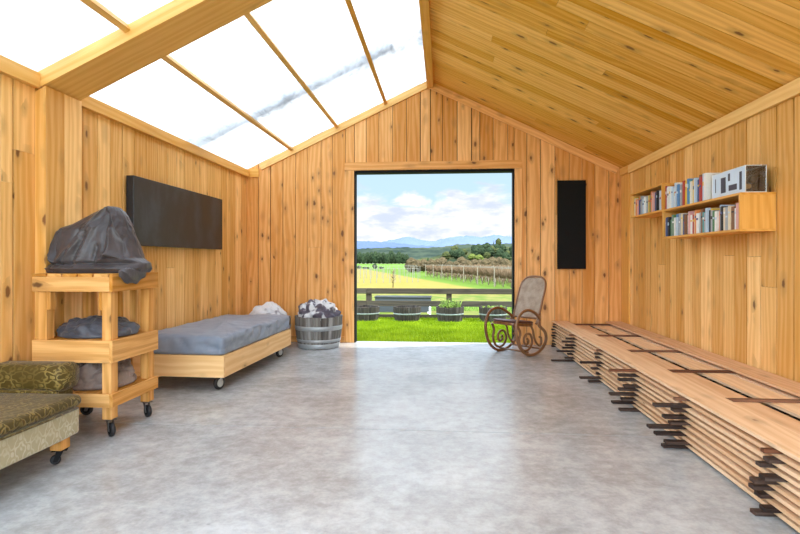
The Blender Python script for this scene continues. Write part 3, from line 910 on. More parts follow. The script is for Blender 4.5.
for (x, z) in ((0.02, 0.048), (-0.2, 0.075)):
    m = MB(); m.tube([(x, -HW + 0.012, z), (x, HW - 0.012, z)], 0.011, 8); m.build('stretcher', M['bent'], t)
# seat: hoop frame, woven panel and dark pad
tilt = 0.10
def seat_pts(k, rx=0.225, ry=0.215, dz=0.0):
    out = []
    for i in range(32):
        a = 2 * PI * i / 32; c, s = math.cos(a), math.sin(a)
        x = math.copysign(abs(c) ** 0.62, c) * rx * k; y = math.copysign(abs(s) ** 0.62, s) * ry * k
        out.append(Vector((0.035 + x, y, 0.395 + tilt * x + dz)))
    return out
m = MB(); V = m.grid([seat_pts(0.93, dz=-0.026), seat_pts(1.0, dz=-0.026), seat_pts(1.0, dz=0.012), seat_pts(0.93, dz=0.012)], closed_u=True, closed_v=True); m.build('seat_frame', M['bent'], t, bevel=0.004)
m = MB(); V = m.grid([seat_pts(0.925, dz=-0.014), seat_pts(0.925, dz=0.002)], closed_u=True); m.cap(V[0], flip=True); m.cap(V[-1]); m.build('cane_seat', M['cane'], t)
m = MB(); V = m.grid([seat_pts(0.97, dz=0.0135), seat_pts(1.02, dz=0.02), seat_pts(1.02, dz=0.03), seat_pts(0.95, dz=0.04), seat_pts(0.6, dz=0.044)], closed_u=True); m.cap(V[0], flip=True); m.cap(V[-1]); m.build('seat_pad', M['maroon'], t)
# back: tall hoop leaning away, cane panel
def back_p(y, h, off=0.0):
    return Vector((-0.205 - 0.34 * h - 0.05 * h * h + off, y, 0.395 + h * 0.95))
bw, bh = 0.20, 0.60
prof = [(-bw * 0.92, -0.02), (-bw, 0.15), (-bw, 0.32), (-bw, 0.45), (-bw * 0.9, 0.54), (-bw * 0.62, 0.595), (-bw * 0.25, 0.615), (bw * 0.25, 0.615), (bw * 0.62, 0.595), (bw * 0.9, 0.54), (bw, 0.45), (bw, 0.32), (bw, 0.15), (bw * 0.92, -0.02)]
m = MB(); m.tube(smooth_path([back_p(y, h) for y, h in prof], 6), 0.014, 10); m.build('back_frame', M['bent'], t)
m = MB(); m.tube([back_p(-bw * 0.92, 0.06), back_p(bw * 0.92, 0.06)], 0.012, 8); m.build('back_rail', M['bent'], t)
m = MB()
hs = [0.07 + (0.60 - 0.07) * i / 16 for i in range(17)]
def half(h):
    P = smooth_path([(h_, -y_, 0) for y_, h_ in prof[:7]], 8)
    best = min(P, key=lambda q: abs(q.x - h)); return max(0.02, best.y - 0.008)
for off in (0.005, -0.005):
    m.grid([[back_p(half(h) * (2 * j / 10 - 1), h, off) for j in range(11)] for h in hs], flip=(off < 0), rnd=0.2)
m.build('cane_back', M['cane'], t)

# ------------------------------------------------------------------ timber stack
TX0, TX1 = 1.532, 2.478
NL = 9; ST, BT = 0.0185, 0.0185
PITCH = ST + BT + 0.0012
stations = [7.50, 6.42, 5.38, 4.40, 3.52, 2.62, 1.75]
YS0, YS1 = 1.62, 7.675
colx = [TX0, TX0 + 0.245, TX0 + 0.512, TX1 - 0.215]
cname = ['left edge', 'second column from left', 'third column from left', 'right-hand side']
proto_b = None
for l in range(NL):
    zb = 0.0005 + l * PITCH
    for si, ys in enumerate(stations):
        reach = random.choice([0.03, 0.06, 0.1, 0.13, 0.17, 0.2]) + random.uniform(-0.01, 0.01)
        if si == 0: reach = random.uniform(0.01, 0.05)
        if si >= 5: reach = random.uniform(0.02, 0.085)
        if l == 0 and si == 1: reach = 0.25
        y = ys + random.uniform(-0.03, 0.03); th = ST - random.choice([0, 0, 0.002])
        right = TX1 - random.uniform(-0.008, 0.05)
        m = MB(); wd = random.uniform(0.04, 0.055) if l < NL - 1 else 0.03
        Mx = Matrix.Translation((0, y, zb)) @ Matrix.Rotation(random.uniform(-0.02, 0.02), 4, 'Z')
        m.box(TX0 - reach, right, -wd / 2, wd / 2, 0, ST, 'x', Mx)
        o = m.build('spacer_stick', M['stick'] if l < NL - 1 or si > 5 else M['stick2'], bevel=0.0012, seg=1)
        row = 'row nearest back wall' if si == 0 else '%s row from back wall' % ordw(si + 1)
        tag(o, 'dark spacer stick in the timber stack, %s layer up, %s' % (ordw(l + 1), row), 'spacer stick', 'spacer sticks in the drying stack')
    zt = zb + ST + 0.0003
    cols = [0] if l < NL - 2 else ([0, 1, 2, 3] if l == NL - 2 else [0, 3])
    for c in cols:
        jx = random.uniform(-0.006, 0.006) if c < 3 else random.uniform(-0.003, 0.003)
        x0 = colx[c] + jx; wd = random.uniform(0.203, 0.214) if c in (0, 3) else random.uniform(0.192, 0.202)
        bend = 0.0
        y0, y1 = YS0 + random.uniform(-0.12, 0.05), YS1 - random.uniform(0, 0.06)
        m = MB(); rnd = random.random()
        nseg = 12
        warp = random.uniform(0.0, 0.006)
        ph = random.uniform(0, 6)
        for k in range(nseg):
            pass
        def P(y, x, z):
            s_ = (y - y0) / (y1 - y0)
            return Vector((x + warp * math.sin(s_ * 3 + ph), y, z))
        bot = [[P(y0 + (y1 - y0) * k / nseg, x, zt) for x in (x0, x0 + wd)] for k in range(nseg + 1)]
        vt = []
        for k in range(nseg + 1):
            yk = y0 + (y1 - y0) * k / nseg
            vt.append([m.bm.verts.new(P(yk, x, z)) for x, z in ((x0, zt), (x0 + wd, zt), (x0 + wd, zt + BT), (x0, zt + BT))])
        gy = Vector((0, 1, 0))
        def face(vs):
            f = m.bm.faces.new(vs); f.normal_update(); f[m.rl] = rnd; m._uvbox(f, gy, rnd)
        for k in range(nseg):
            for a in range(4):
                b = (a + 1) % 4
                face([vt[k][b], vt[k][a], vt[k + 1][a], vt[k + 1][b]])
        face(vt[0]); face(vt[-1][::-1])
        bmesh.ops.recalc_face_normals(m.bm, faces=m.bm.faces[:])
        o = m.build('timber_board', M['board'])
        tag(o, 'pale sawn board in the timber stack, %s layer up, %s' % (ordw(l + 1), cname[c]), 'board', 'boards of the drying stack')

# ------------------------------------------------------------------ wall shelves
def shelf_box(t, y0, y1, z0, z1):
    xf, xb, th = -0.262, -0.001, 0.018
    m = MB(); m.box(xf, xb, y0, y1, z1 - th, z1, 'y'); m.build('top_panel', M['shelf'], t, bevel=0.0015)
    m = MB(); m.box(xf, xb, y0, y1, z0, z0 + th, 'y'); m.build('bottom_panel', M['shelf'], t, bevel=0.0015)
    for a in (y0, y1 - th):
        m = MB(); m.box(xf, xb, a, a + th, z0 + th + 0.0003, z1 - th - 0.0003, 'z'); m.build('side_panel', M['shelf'], t, bevel=0.0015)
    m = MB(); m.box(-0.008, xb, y0 + th, y1 - th, z0 + th, z1 - th, 'y'); m.build('back_panel', M['shelf'], t)
LY0, LY1, LZ0, LZ1 = 4.225, 5.66, 1.418, 1.712
UY0, UY1, UZ0, UZ1 = 5.665, 6.58, 1.70, 1.99
t = thing('box_shelf', 'long lower pine box shelf of books nearest along the right wall', 'shelf', (XR, 0, 0)); shelf_box(t, LY0, LY1, LZ0, LZ1)
t = thing('box_shelf', 'shorter upper pine box shelf of books towards the back wall', 'shelf', (XR, 0, 0)); shelf_box(t, UY0, UY1, UZ0, UZ1)

PAL = {'white': (0.78, 0.78, 0.76), 'pale blue': (0.50, 0.62, 0.75), 'cream': (0.72, 0.60, 0.42), 'grey': (0.36, 0.38, 0.41), 'dark blue': (0.04, 0.08, 0.22), 'black': (0.02, 0.02, 0.025),
       'red': (0.42, 0.05, 0.04), 'yellow': (0.75, 0.50, 0.06), 'green': (0.08, 0.22, 0.10), 'brown': (0.22, 0.10, 0.05), 'orange': (0.72, 0.25, 0.07), 'blue': (0.10, 0.25, 0.50), 'pink': (0.70, 0.38, 0.36), 'teal': (0.08, 0.33, 0.35)}
for k, c in list(PAL.items()): M['bk_' + k] = plain('book_' + k.replace(' ', '_'), c, 0.5, 0.4, var=0.08, scale=30)
M['pages'] = plain('book_pages', (0.72, 0.66, 0.54), 0.9, 0.1, scale=80)
PALN = list(PAL)
def book(cover, band, w, h, d):
    """spine on -x, standing on z = 0, thickness along y"""
    mb = MB(); c = 0.0025
    mb.box(-d, 0, 0, c, 0, h, 'z'); mb.box(-d, 0, w - c, w, 0, h, 'z'); mb.box(-d, -d + c, c, w - c, 0, h, 'z')
    mb.mi = 1; mb.box(-d + c + 0.0003, -0.004, c + 0.0002, w - c - 0.0002, 0.003, h - 0.003, 'z')
    if band:
        mb.mi = 2; z0 = h * random.uniform(0.55, 0.75); mb.box(-d - 0.0006, -d, c, w - c, z0, z0 + h * random.uniform(0.06, 0.16), 'z')
    return mb.build('book', [M['bk_' + cover], M['pages'], M['bk_' + (band or 'white')]])
def row_of_books(y_left, y_right, zbase, hmin, hmax, wmin, wmax, seq, where, group):
    """books run from the far (left) end towards the camera"""
    y = y_left; i = 0
    while True:
        w = random.uniform(wmin, wmax)
        if y - w < y_right: break
        i += 1
        c = seq[i % len(seq)] if random.random() < 0.75 else random.choice(PALN)
        band = random.choice([None, 'white', 'yellow', 'red', 'dark blue', 'pale blue', 'black'])
        if band == c: band = None
        h = random.uniform(hmin, hmax); d = min(0.22, h * random.uniform(0.68, 0.8))
        o = book(c, band, w - 0.0012, h, d)
        o.location = (XR - 0.262 + d + random.uniform(0.004, 0.03), y - w, zbase + 0.0005)
        tag(o, '%s book, %s from the left %s' % (c, ordw(i), where), 'book', group)
        y -= w
SEQ1 = ['grey', 'yellow', 'white', 'cream', 'orange', 'pink', 'teal', 'dark blue', 'black', 'grey', 'pale blue', 'grey', 'white', 'pale blue']
SEQ2 = ['white', 'red', 'pale blue', 'white', 'grey', 'white', 'pale blue', 'white', 'cream', 'white', 'blue', 'pale blue', 'grey', 'green', 'red', 'yellow', 'white', 'blue', 'teal', 'white', 'cream', 'pink', 'pale blue', 'white']
SEQ3 = ['red', 'grey', 'pale blue', 'black', 'yellow', 'grey', 'green', 'white', 'blue', 'pale blue', 'black', 'grey', 'cream', 'cream', 'brown', 'white', 'pink', 'white', 'red', 'cream', 'blue', 'white', 'grey', 'brown']
row_of_books(UY1 - 0.03, UY0 + 0.03, UZ0 + 0.018, 0.17, 0.225, 0.026, 0.042, SEQ1, 'inside the upper box shelf', 'books inside the upper box shelf')
row_of_books(LY1 - 0.03, 4.745, LZ1, 0.195, 0.24, 0.024, 0.038, SEQ2, 'on top of the lower box shelf', 'books on top of the lower box shelf')
row_of_books(LY1 - 0.03, LY0 + 0.03, LZ0 + 0.018, 0.165, 0.215, 0.026, 0.041, SEQ3, 'inside the lower box shelf', 'books inside the lower box shelf')

# clear case with an old cine camera
cx0, cx1, cy0, cy1, cz = 2.285, 2.435, 4.235, 4.735, LZ1 + 0.0005
M['reflectblue'] = plain('pale_blue_reflection', (0.60, 0.72, 0.86), 0.25, 0.5, var=0.12, scale=6)  # skylight reflection on the clear front pane, put into its colour
M['standindark'] = plain('dark_stand_in', (0.02, 0.022, 0.05), 0.35, 0.5)  # flat dark shapes standing in for reflections and machinery behind the pane
t = thing('display_case', 'acrylic display case with a skylight reflection coloured onto its front at the near end of the lower shelf', 'display case', (cx0, cy0, cz))
w_, d_, h_ = cx1 - cx0, cy1 - cy0, 0.205
m = MB(); m.box(0, w_, 0, d_, 0, 0.006, 'y'); m.build('base', M['white'], t)
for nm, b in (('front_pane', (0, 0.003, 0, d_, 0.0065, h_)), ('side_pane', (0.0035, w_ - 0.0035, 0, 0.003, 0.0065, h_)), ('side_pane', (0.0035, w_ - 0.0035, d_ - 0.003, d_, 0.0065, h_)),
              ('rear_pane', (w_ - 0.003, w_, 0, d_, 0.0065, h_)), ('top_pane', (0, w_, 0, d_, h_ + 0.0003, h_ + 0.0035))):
    m = MB(); m.box(*b, 'y'); m.build(nm, M['reflectblue' if nm == 'front_pane' else 'acrylic'], t)
m = MB()
for (a, b) in (((0, 0, 0), (0, 0, h_)), ((0, d_, 0), (0, d_, h_)), ((w_, 0, 0), (w_, 0, h_)), ((0, 0, h_), (0, d_, h_)), ((0, 0, h_), (w_, 0, h_)), ((0, 0, 0.004), (0, d_, 0.004)), ((w_, 0, h_), (w_, d_, h_))):
    m.tube([a, b], 0.0032, 6)
m.build('edge_strip', M['white'], t)
for (a, b, z0, z1) in ((0.285, 0.36, 0.035, 0.16), (0.12, 0.24, 0.04, 0.085), (0.22, 0.25, 0.12, 0.18), (0.05, 0.085, 0.03, 0.17), (0.44, 0.452, 0.05, 0.165)):
    m = MB(); m.box(-0.001, -0.0002, a, b, z0, z1, 'y'); m.build('stand_in_shape', M['standindark'], t)
M['darkmetal'] = plain('dark_metal', (0.035, 0.028, 0.024), 0.4, 0.5, 0.4)
M['brass'] = plain('brass', (0.42, 0.26, 0.10), 0.35, 0.5, 0.8)
t = thing('cine_camera', 'vintage dark metal cine camera with brass wheels inside the clear case', 'camera', (cx0 + 0.03, cy0 + 0.05, cz + 0.0065))
m = MB(); m.box(0.02, 0.075, 0.05, 0.23, 0.0, 0.13, 'y'); m.build('body', M['darkmetal'], t, bevel=0.006)
m = MB(); m.lathe([(0.018, 0), (0.03, 0.01), (0.03, 0.05), (0.022, 0.06)], 20, M=Matrix.Translation((0.055, 0.049, 0.10)) @ Matrix.Rotation(PI / 2, 4, 'X')); m.build('lens', M['darkmetal'], t)
m = MB(); m.lathe([(0.012, 0), (0.02, 0.006), (0.02, 0.03)], 20, M=Matrix.Translation((0.03, 0.049, 0.05)) @ Matrix.Rotation(PI / 2, 4, 'X')); m.build('lens', M['brass'], t)
for (y, z, r, mt) in ((0.10, 0.095, 0.026, 'brass'), (0.17, 0.07, 0.035, 'steel'), (0.09, 0.035, 0.018, 'brass')):
    m = MB(); m.lathe([(r, -0.014), (r, 0.0), (r * 0.5, 0.003)], 22, M=Matrix.Translation((0.0195, y, z)) @ Matrix.Rotation(-PI / 2, 4, 'Y')); m.build('wheel', M[mt], t)
m = MB(); m.tube([(0.04, 0.14, 0.131), (0.04, 0.14, 0.152), (0.04, 0.20, 0.152), (0.04, 0.20, 0.131)], 0.005, 8); m.build('handle', M['darkmetal'], t)

# ------------------------------------------------------------------ outside: ground
def gz(y):
    if y < 11.2: return -0.05
    if y < 12: return -0.05 - 0.07 * (y - 11.2) / 0.8
    if y < 30: return -0.12 - 1.18 * (3 * ((y - 12) / 18) ** 2 - 2 * ((y - 12) / 18) ** 3)
    return -1.3
def ground_mat():
    t = NT('ground_cover'); ob = t.obj()
    sp = t.n('SeparateXYZ'); t.link(ob, sp.inputs[0]); y = sp.outputs[1]; x = sp.outputs[0]
    n = t.noise(ob, 2.5, 5); n2 = t.noise(ob, 0.12, 4)
    lawn = t.mix(t.step(n, 0.3, 0.7), (0.10, 0.17, 0.006, 1), (0.18, 0.25, 0.012, 1))
    weed = t.mix(t.step(t.noise(ob, 1.1, 5), 0.35, 0.65), (0.055, 0.095, 0.009, 1), (0.135, 0.125, 0.03, 1))
    dry = t.mix(t.step(t.noise(t.vmul(ob, (1, 0.25, 1)), 0.8, 4), 0.3, 0.7), (0.18, 0.135, 0.028, 1), (0.15, 0.13, 0.022, 1))
    field = t.mix(n2, (0.055, 0.13, 0.01, 1), (0.095, 0.17, 0.014, 1))
    far = t.mix(t.step(t.noise(ob, 0.05, 5), 0.35, 0.65), (0.045, 0.07, 0.022, 1), (0.12, 0.14, 0.04, 1))
    yj = t.math('ADD', y, t.math('MULTIPLY_ADD', n2, 8.0, -4.0))
    c = t.mix(t.step(y, 12.2, 13.5), lawn, weed)
    c = t.mix(t.step(yj, 36, 44), c, dry)
    # green strip at the foot of the vines
    gs = t.math('MULTIPLY', t.step(t.math('ADD', x, t.math('MULTIPLY', y, 0.247)), 13.6, 15.2), t.step(y, 38, 42))
    c = t.mix(gs, c, (0.07, 0.12, 0.010, 1))
    c = t.mix(t.step(yj, 150, 162), c, field)
    c = t.mix(t.step(yj, 300, 340), c, far)
    return t.bsdf(c, 0.95, 0.1)
M['ground'] = ground_mat()
m = MB()
ys = [-60, -20, -5, 0, 4, 7.9, 9, 10, 11.2, 11.5, 12] + [12 + i for i in range(1, 19)] + [34, 40, 50, 65, 80, 100, 130, 170, 230, 300, 400]
rows = [[Vector((x * max(1, y / 20), y, gz(y) - (0.1 if y < 7.85 else 0))) for x in np.linspace(-40, 40, 41)] for y in ys]
m.grid(rows)
struct(m.build('ground', M['ground']))

# lawn: real blades, uncountable
def leafmat(name, c1, c2, sc=3.0, trans=0.3):
    t = NT(name); ob = t.obj()
    v = t.noise(ob, sc, 3)
    c = t.mix(t.step(v, 0.3, 0.7), (*c1, 1), (*c2, 1))
    b = t.n('BsdfDiffuse'); t.link(c, b.inputs[0])
    r = t.n('BsdfTranslucent'); t.link(c, r.inputs[0])
    mx = t.n('MixShader'); mx.inputs[0].default_value = trans
    t.link(b.outputs[0], mx.inputs[1]); t.link(r.outputs[0], mx.inputs[2]); t.link(mx.outputs[0], t.out.inputs[0])
    return t.m
M['blade'] = leafmat('lawn_blades', (0.17, 0.26, 0.008), (0.30, 0.40, 0.018), 1.6)
M['leaf'] = leafmat('young_leaves', (0.13, 0.24, 0.04), (0.27, 0.35, 0.08), 14)
rs = np.random.RandomState(4)
def blades(name, n, area, hmin, hmax, w, mat, clear=None):
    xs = rs.uniform(area[0], area[1], n); yy = rs.uniform(area[2], area[3], n)
    h = rs.uniform(hmin, hmax, n); a = rs.uniform(0, 2 * PI, n); le = rs.uniform(-0.5, 0.5, n) * h; lf = rs.uniform(-0.5, 0.5, n) * h
    if clear:
        ok = np.ones(n, bool)
        for cx_, cy_, cr_ in clear: ok &= (xs - cx_) ** 2 + (yy - cy_) ** 2 > cr_ ** 2
        xs, yy, h, a, le, lf = (v[ok] for v in (xs, yy, h, a, le, lf)); n = len(xs)
    z = np.array([gz(v) for v in yy])
    V = np.empty((n, 3, 3))
    V[:, 0] = np.stack([xs - w * np.cos(a), yy - w * np.sin(a), z], 1)
    V[:, 1] = np.stack([xs + w * np.cos(a), yy + w * np.sin(a), z], 1)
    V[:, 2] = np.stack([xs + le, yy + lf, z + h], 1)
    me = bpy.data.meshes.new(name); me.from_pydata(V.reshape(-1, 3).tolist(), [], np.arange(3 * n).reshape(n, 3).tolist())
    me.materials.append(M[mat]); o = bpy.data.objects.new(name, me); COL.objects.link(o)
    return o
o = blades('lawn_grass', 60000, (-3.5, 3.0, 7.9, 11.5), 0.02, 0.06, 0.005, 'blade', [(on_y(px_, 300, 11.0).x, 11.0, 0.34) for px_ in (366, 407, 450, 493)])
tag(o, 'bright green mown lawn between the doorway and the rail fence', 'grass', kind='stuff')
o = blades('rough_grass', 14000, (-5, 5, 14.35, 21), 0.08, 0.28, 0.012, 'leaf')
tag(o, 'rough yellow-green grass growing beyond the rail fence', 'grass', kind='stuff')

# planters
def at(px, Y): return on_y(px, 300, Y).x
def sprigs(t, n, r, z, hmin, hmax, name='plants', seed=0):
    mb = MB(); rg = random.Random(seed)
    for k in range(n):
        a = rg.uniform(0, 2 * PI); q = r * math.sqrt(rg.random()); x, y = q * math.cos(a), q * math.sin(a)
        h = rg.uniform(hmin, hmax); lx, ly = rg.uniform(-0.35, 0.35) * h, rg.uniform(-0.35, 0.35) * h
        mb.tube([(x, y, z), (x + lx * 0.4, y + ly * 0.4, z + h * 0.6), (x + lx, y + ly, z + h)], [0.003, 0.0025, 0.001], 4)
        for j in range(6):
            f = rg.uniform(0.3, 1); b = Vector((x + lx * f, y + ly * f, z + h * f)); an = rg.uniform(0, 2 * PI); ll = rg.uniform(0.02, 0.045)
            d = Vector((math.cos(an), math.sin(an), 0.6)) * ll; s = Vector((-math.sin(an), math.cos(an), 0)) * ll * 0.3
            vs = [mb.bm.verts.new(v) for v in (b, b + d * 0.5 + s, b + d, b + d * 0.5 - s)]
            mb.bm.faces.new(vs)
    mb.build(name, M['leaf'], t)['kind'] = 'stuff'
PL = [(366, 'half-barrel planter of bare soil at the left end of the rail fence', 14), (407, 'half-barrel planter with a pale hoop in front of the grey trough', 16),
      (450, 'half-barrel planter overflowing with green herbs before the rail fence', 90), (493, 'weathered half-barrel planter behind the rocking chair by the fence', 30)]
for i, (px, lab, ns) in enumerate(PL):
    Y = 11.0
    t = barrel('barrel_planter', lab, (at(px, Y), Y, gz(Y) + 0.001), 0.245, 0.285, 0.29, 'planter', [(0.135, 0.165)], 'oldhoop', n=16, cat='planter', group='half-barrel planters on the lawn')
    if i > 1: sprigs(t, ns, 0.23, 0.24, 0.05, 0.2 if i == 2 else 0.065, seed=i)

# rail fence
FY = 11.55
t = thing('rail_fence', 'weathered grey three-rail timber fence across the lawn', 'fence', (0, FY, gz(FY)))
g0 = gz(FY)
for (z0, z1) in ((0.465, 0.588), (0.195, 0.318), (-0.108, 0.022)):
    m = MB()
    for (a, b) in ((-5.2, -1.66), (-1.655, 1.80), (1.805, 5.3)):
        m.box(a, b, -0.02, 0.02, z0 - g0, z1 - g0 - 0.004, 'x')
    m.build('rail', M['fence'], t, bevel=0.004)
for px in (369, 449):
    x = at(px, FY + 0.08)
    m = MB(); m.box(x - 0.058, x + 0.058, 0.021, 0.13, 0.0, 0.60 - g0 - 0.02, 'z'); m.build('post', M['fence'], t, bevel=0.005)
for x in (-4.9, -3.3, 1.95, 3.7):
    m = MB(); m.box(x - 0.058, x + 0.058, 0.021, 0.13, 0.0, 0.60 - g0 - 0.02, 'z'); m.build('post', M['fence'], t, bevel=0.005)
# trough and stake behind the fence
Y = 14.0; xa, xb = at(376, Y), at(431, Y)
t = thing('water_trough', 'long grey trough on the grass behind the rail fence', 'trough', ((xa + xb) / 2, Y, gz(Y) - 0.005))
hw = (xb - xa) / 2; top = 0.235 - gz(Y)
M['troughgrey'] = plain('grey_plastic', (0.045, 0.05, 0.05), 0.6, 0.3)
m = MB()
m.box(-hw, hw, -0.2, -0.175, 0, top, 'x'); m.box(-hw, hw, 0.175, 0.2, 0, top, 'x'); m.box(-hw, -hw + 0.025, -0.174, 0.174, 0, top, 'x'); m.box(hw - 0.025, hw, -0.174, 0.174, 0, top, 'x'); m.box(-hw + 0.026, hw - 0.026, -0.174, 0.174, 0.0, 0.12, 'x')
m.build('tub', M['troughgrey'], t, bevel=0.006)
m = MB(); m.tube([(-hw - 0.01, -0.205, top), (hw + 0.01, -0.205, top), (hw + 0.01, 0.205, top), (-hw - 0.01, 0.205, top)], 0.022, 8, closed=True); m.build('rim', M['troughgrey'], t)
Y = 12.6
t = thing('white_stake', 'small white stake in the grass between two planters', 'stake', (at(430, Y), Y, gz(Y) - 0.02))
m = MB(); m.box(-0.025, 0.025, -0.02, 0.02, 0, 0.24, 'z'); m.build('stake', M['white'], t, bevel=0.004)
m = MB(); m.box(-0.06, -0.026, -0.015, 0.015, 0.08, 0.12, 'x'); m.build('bracket', M['white'], t)

# vineyard: stakes on the dry field, bare vines in rows on the right
M['palepost'] = plain('pale_post', (0.17, 0.16, 0.125), 0.8)
M['vinetrunk'] = plain('vine_trunk', (0.20, 0.165, 0.11), 0.9)
M['cane_brown'] = plain('bare_canes', (0.115, 0.075, 0.04), 0.9, 0.1, var=0.4, scale=3)
m = MB(); m.box(-0.03, 0.03, -0.03, 0.03, 0, 1.62, 'z')
post0 = m.build('vineyard_post', M['palepost'])
tag(post0, 'thin pale post standing in rows on the dry yellow field', 'post', 'posts on the dry field')
rg = random.Random(3)
first = True
wire_ends = []
for (Y, pa, pb, st) in ((57, 358, 424, 6.2), (72, 355, 422, 5.2), (90, 352, 418, 4.4)):
    px = pa
    pts = []
    while px < pb:
        loc = (at(px, Y), Y + (px - pa) * 0.04, -1.31)
        if first: post0.location = loc; first = False
        else:
            o = post0.copy(); COL.objects.link(o); o.location = loc
        pts.append(Vector((loc[0], loc[1] - 0.08, loc[2] + 1.55)))
        px += st * rg.uniform(0.8, 1.2)
    m = MB(); m.tube(pts, 0.022, 5)
    o = m.build('trellis_wire', M['palepost'])
    tag(o, 'pale wire strung along the %s row of posts on the dry field' % {57: 'nearest', 72: 'middle', 90: 'farthest'}[Y], 'wire')
def vine(seed):
    rg = random.Random(seed); mb = MB()
    mb.tube([(0, 0, 0), (rg.uniform(-.05, .05), 0.02, 0.4), (rg.uniform(-.06, .06), -0.02, 0.8)], [0.06, 0.05, 0.045], 5)
    tr = mb.build('trunk', M['vinetrunk'], None)
    mb = MB()
    for sx in (-1, 1):
        mb.tube([(0, 0, 0.78), (sx * 0.5, 0.03, 0.85), (sx * 0.98, 0, 0.88)], [0.035, 0.03, 0.02], 5)
    for k in range(40):
        x = rg.uniform(-0.78, 0.78); h = rg.uniform(0.55, 0.95); dx, dy = rg.uniform(-.2, .2), rg.uniform(-.3, .3)
        mb.tube([(x, 0, 0.84), (x + dx * 0.4, dy * 0.5, 0.84 + h * 0.5), (x + dx, dy, 0.84 + h)], [0.04, 0.032, 0.02], 4)
    for k in range(16):
        x = rg.uniform(-0.7, 0.7); mb.tube([(x, 0, 0.84), (x + rg.uniform(-.3, .3), rg.uniform(-.2, .2), rg.uniform(0.1, 0.4))], [0.03, 0.016], 4)
    cn = mb.build('canes', M['cane_brown'], None)
    return tr, cn
v0 = thing('grapevine', 'bare brown grapevine tied up in the vineyard rows to the right', 'grapevine', (0, 0, 0), 0, 'bare vines of the vineyard')
tr, cn = vine(5); tr.parent = v0; cn.parent = v0
A = Vector((at(520, 46), 46, -1.31)); B = Vector((at(425, 84), 84, -1.31))
d = (B - A).normalized(); perp = Vector((d.y, -d.x, 0))
rotv = math.atan2(d.y, d.x)
first = True
for r in range(5):
    for k in range(-2, 19):
        p = A + d * (k * 2.05) + perp * (r * 2.6) + Vector((0, 0, 0))
        p.z = -1.31
        if first: v0.location = p; v0.rotation_euler = (0, 0, rotv); first = False
        else:
            dup(v0, p, rotv + (PI if rg.random() < 0.5 else 0), scale=(1, 1, rg.uniform(0.92, 1.08)))
m = MB(); m.box(-0.035, 0.035, -0.035, 0.035, 0, 1.85, 'z'); vp = m.build('vineyard_post', M['vinetrunk'])
tag(vp, 'pale post among the bare vines to the right', 'post', 'posts in the vine rows'); first = True
for r in range(3):
    for k in range(-1, 8):
        p = A + d * (k * 5.1 - 1.0) + perp * (r * 2.6) - perp * 0.85; p.z = -1.31
        if first: vp.location = p; vp.rotation_euler = (0, 0, rotv); first = False
        else:
            o = vp.copy(); COL.objects.link(o); o.location = p
for r in range(2):
    m = MB(); m.tube([A + d * (-3) + perp * (r * 2.6 - 0.75) + Vector((0, 0, 1.78)), A + d * 38 + perp * (r * 2.6 - 0.75) + Vector((0, 0, 1.78))], 0.025, 5)
    o = m.build('trellis_wire', M['palepost']); tag(o, 'pale trellis wire along the %s row of bare vines' % ('front' if r == 0 else 'second'), 'wire')

# ------------------------------------------------------------------ far shrubs and trees
def foliage(name, c1, c2, sc):
    t = NT(name); ob = t.obj()
    v = t.noise(ob, sc, 5, 0.7)
    return t.bsdf(t.mix(t.step(v, 0.32, 0.68), (*c1, 1), (*c2, 1)), 0.95, 0.05, bump=v, bstr=0.8, bdist=0.3)
M['f_dark'] = foliage('dark_conifers', (0.009, 0.017, 0.009), (0.034, 0.048, 0.02), 1.2)
M['f_olive'] = foliage('olive_trees', (0.018, 0.025, 0.009), (0.065, 0.07, 0.022), 0.9)
M['f_lime'] = foliage('spring_green_trees', (0.05, 0.07, 0.012), (0.115, 0.13, 0.03), 0.8)
M['f_brown'] = foliage('bare_brown_shrubs', (0.042, 0.032, 0.016), (0.10, 0.072, 0.036), 1.5)
M['f_yellow'] = foliage('yellow_bloom', (0.42, 0.33, 0.01), (0.75, 0.62, 0.03), 1.5)
M['bark'] = plain('bark', (0.07, 0.05, 0.035), 0.9, 0.1)
def tree(name, label, mat, group, loc, h, w, conic=False, seed=1):
    t = thing(name, label, 'tree' if 'shrub' not in name and 'bush' not in name else 'shrub', loc, random.uniform(0, 6), group)
    mb = MB(); rows = []; n = 26; R = 20
    for i in range(R + 1):
        q = i / R; z = h * (0.08 + 0.92 * q)
        rad = (w / 2) * ((1 - q) ** 0.8 * min(1, q * 8 + 0.4) if conic else math.sin(PI * (0.10 + 0.88 * q)) ** 0.6)
        rows.append([Vector((math.cos(2 * PI * k / n) * rad * (1 + 0.42 * nz(math.cos(2 * PI * k / n) * 2.2 + seed, math.sin(2 * PI * k / n) * 2.2, q * 6 + seed) + 0.2 * nz(k * 1.9, q * 17, seed)),
                             math.sin(2 * PI * k / n) * rad * (1 + 0.42 * nz(math.cos(2 * PI * k / n) * 2.2 + seed, math.sin(2 * PI * k / n) * 2.2, q * 6 + seed) + 0.2 * nz(k * 1.9, q * 17, seed)),
                             z + 0.05 * h * nz(k * 0.9, q * 9, seed))) for k in range(n)])
    V = mb.grid(rows, closed_u=True); mb.cap(V[0], flip=True); mb.cap(V[-1])
    mb.build('crown', M[mat], t)
    mb = MB(); mb.lathe([(w * 0.06, 0), (w * 0.04, h * 0.3)], 8); mb.build('trunk', M['bark'], t)
    return t
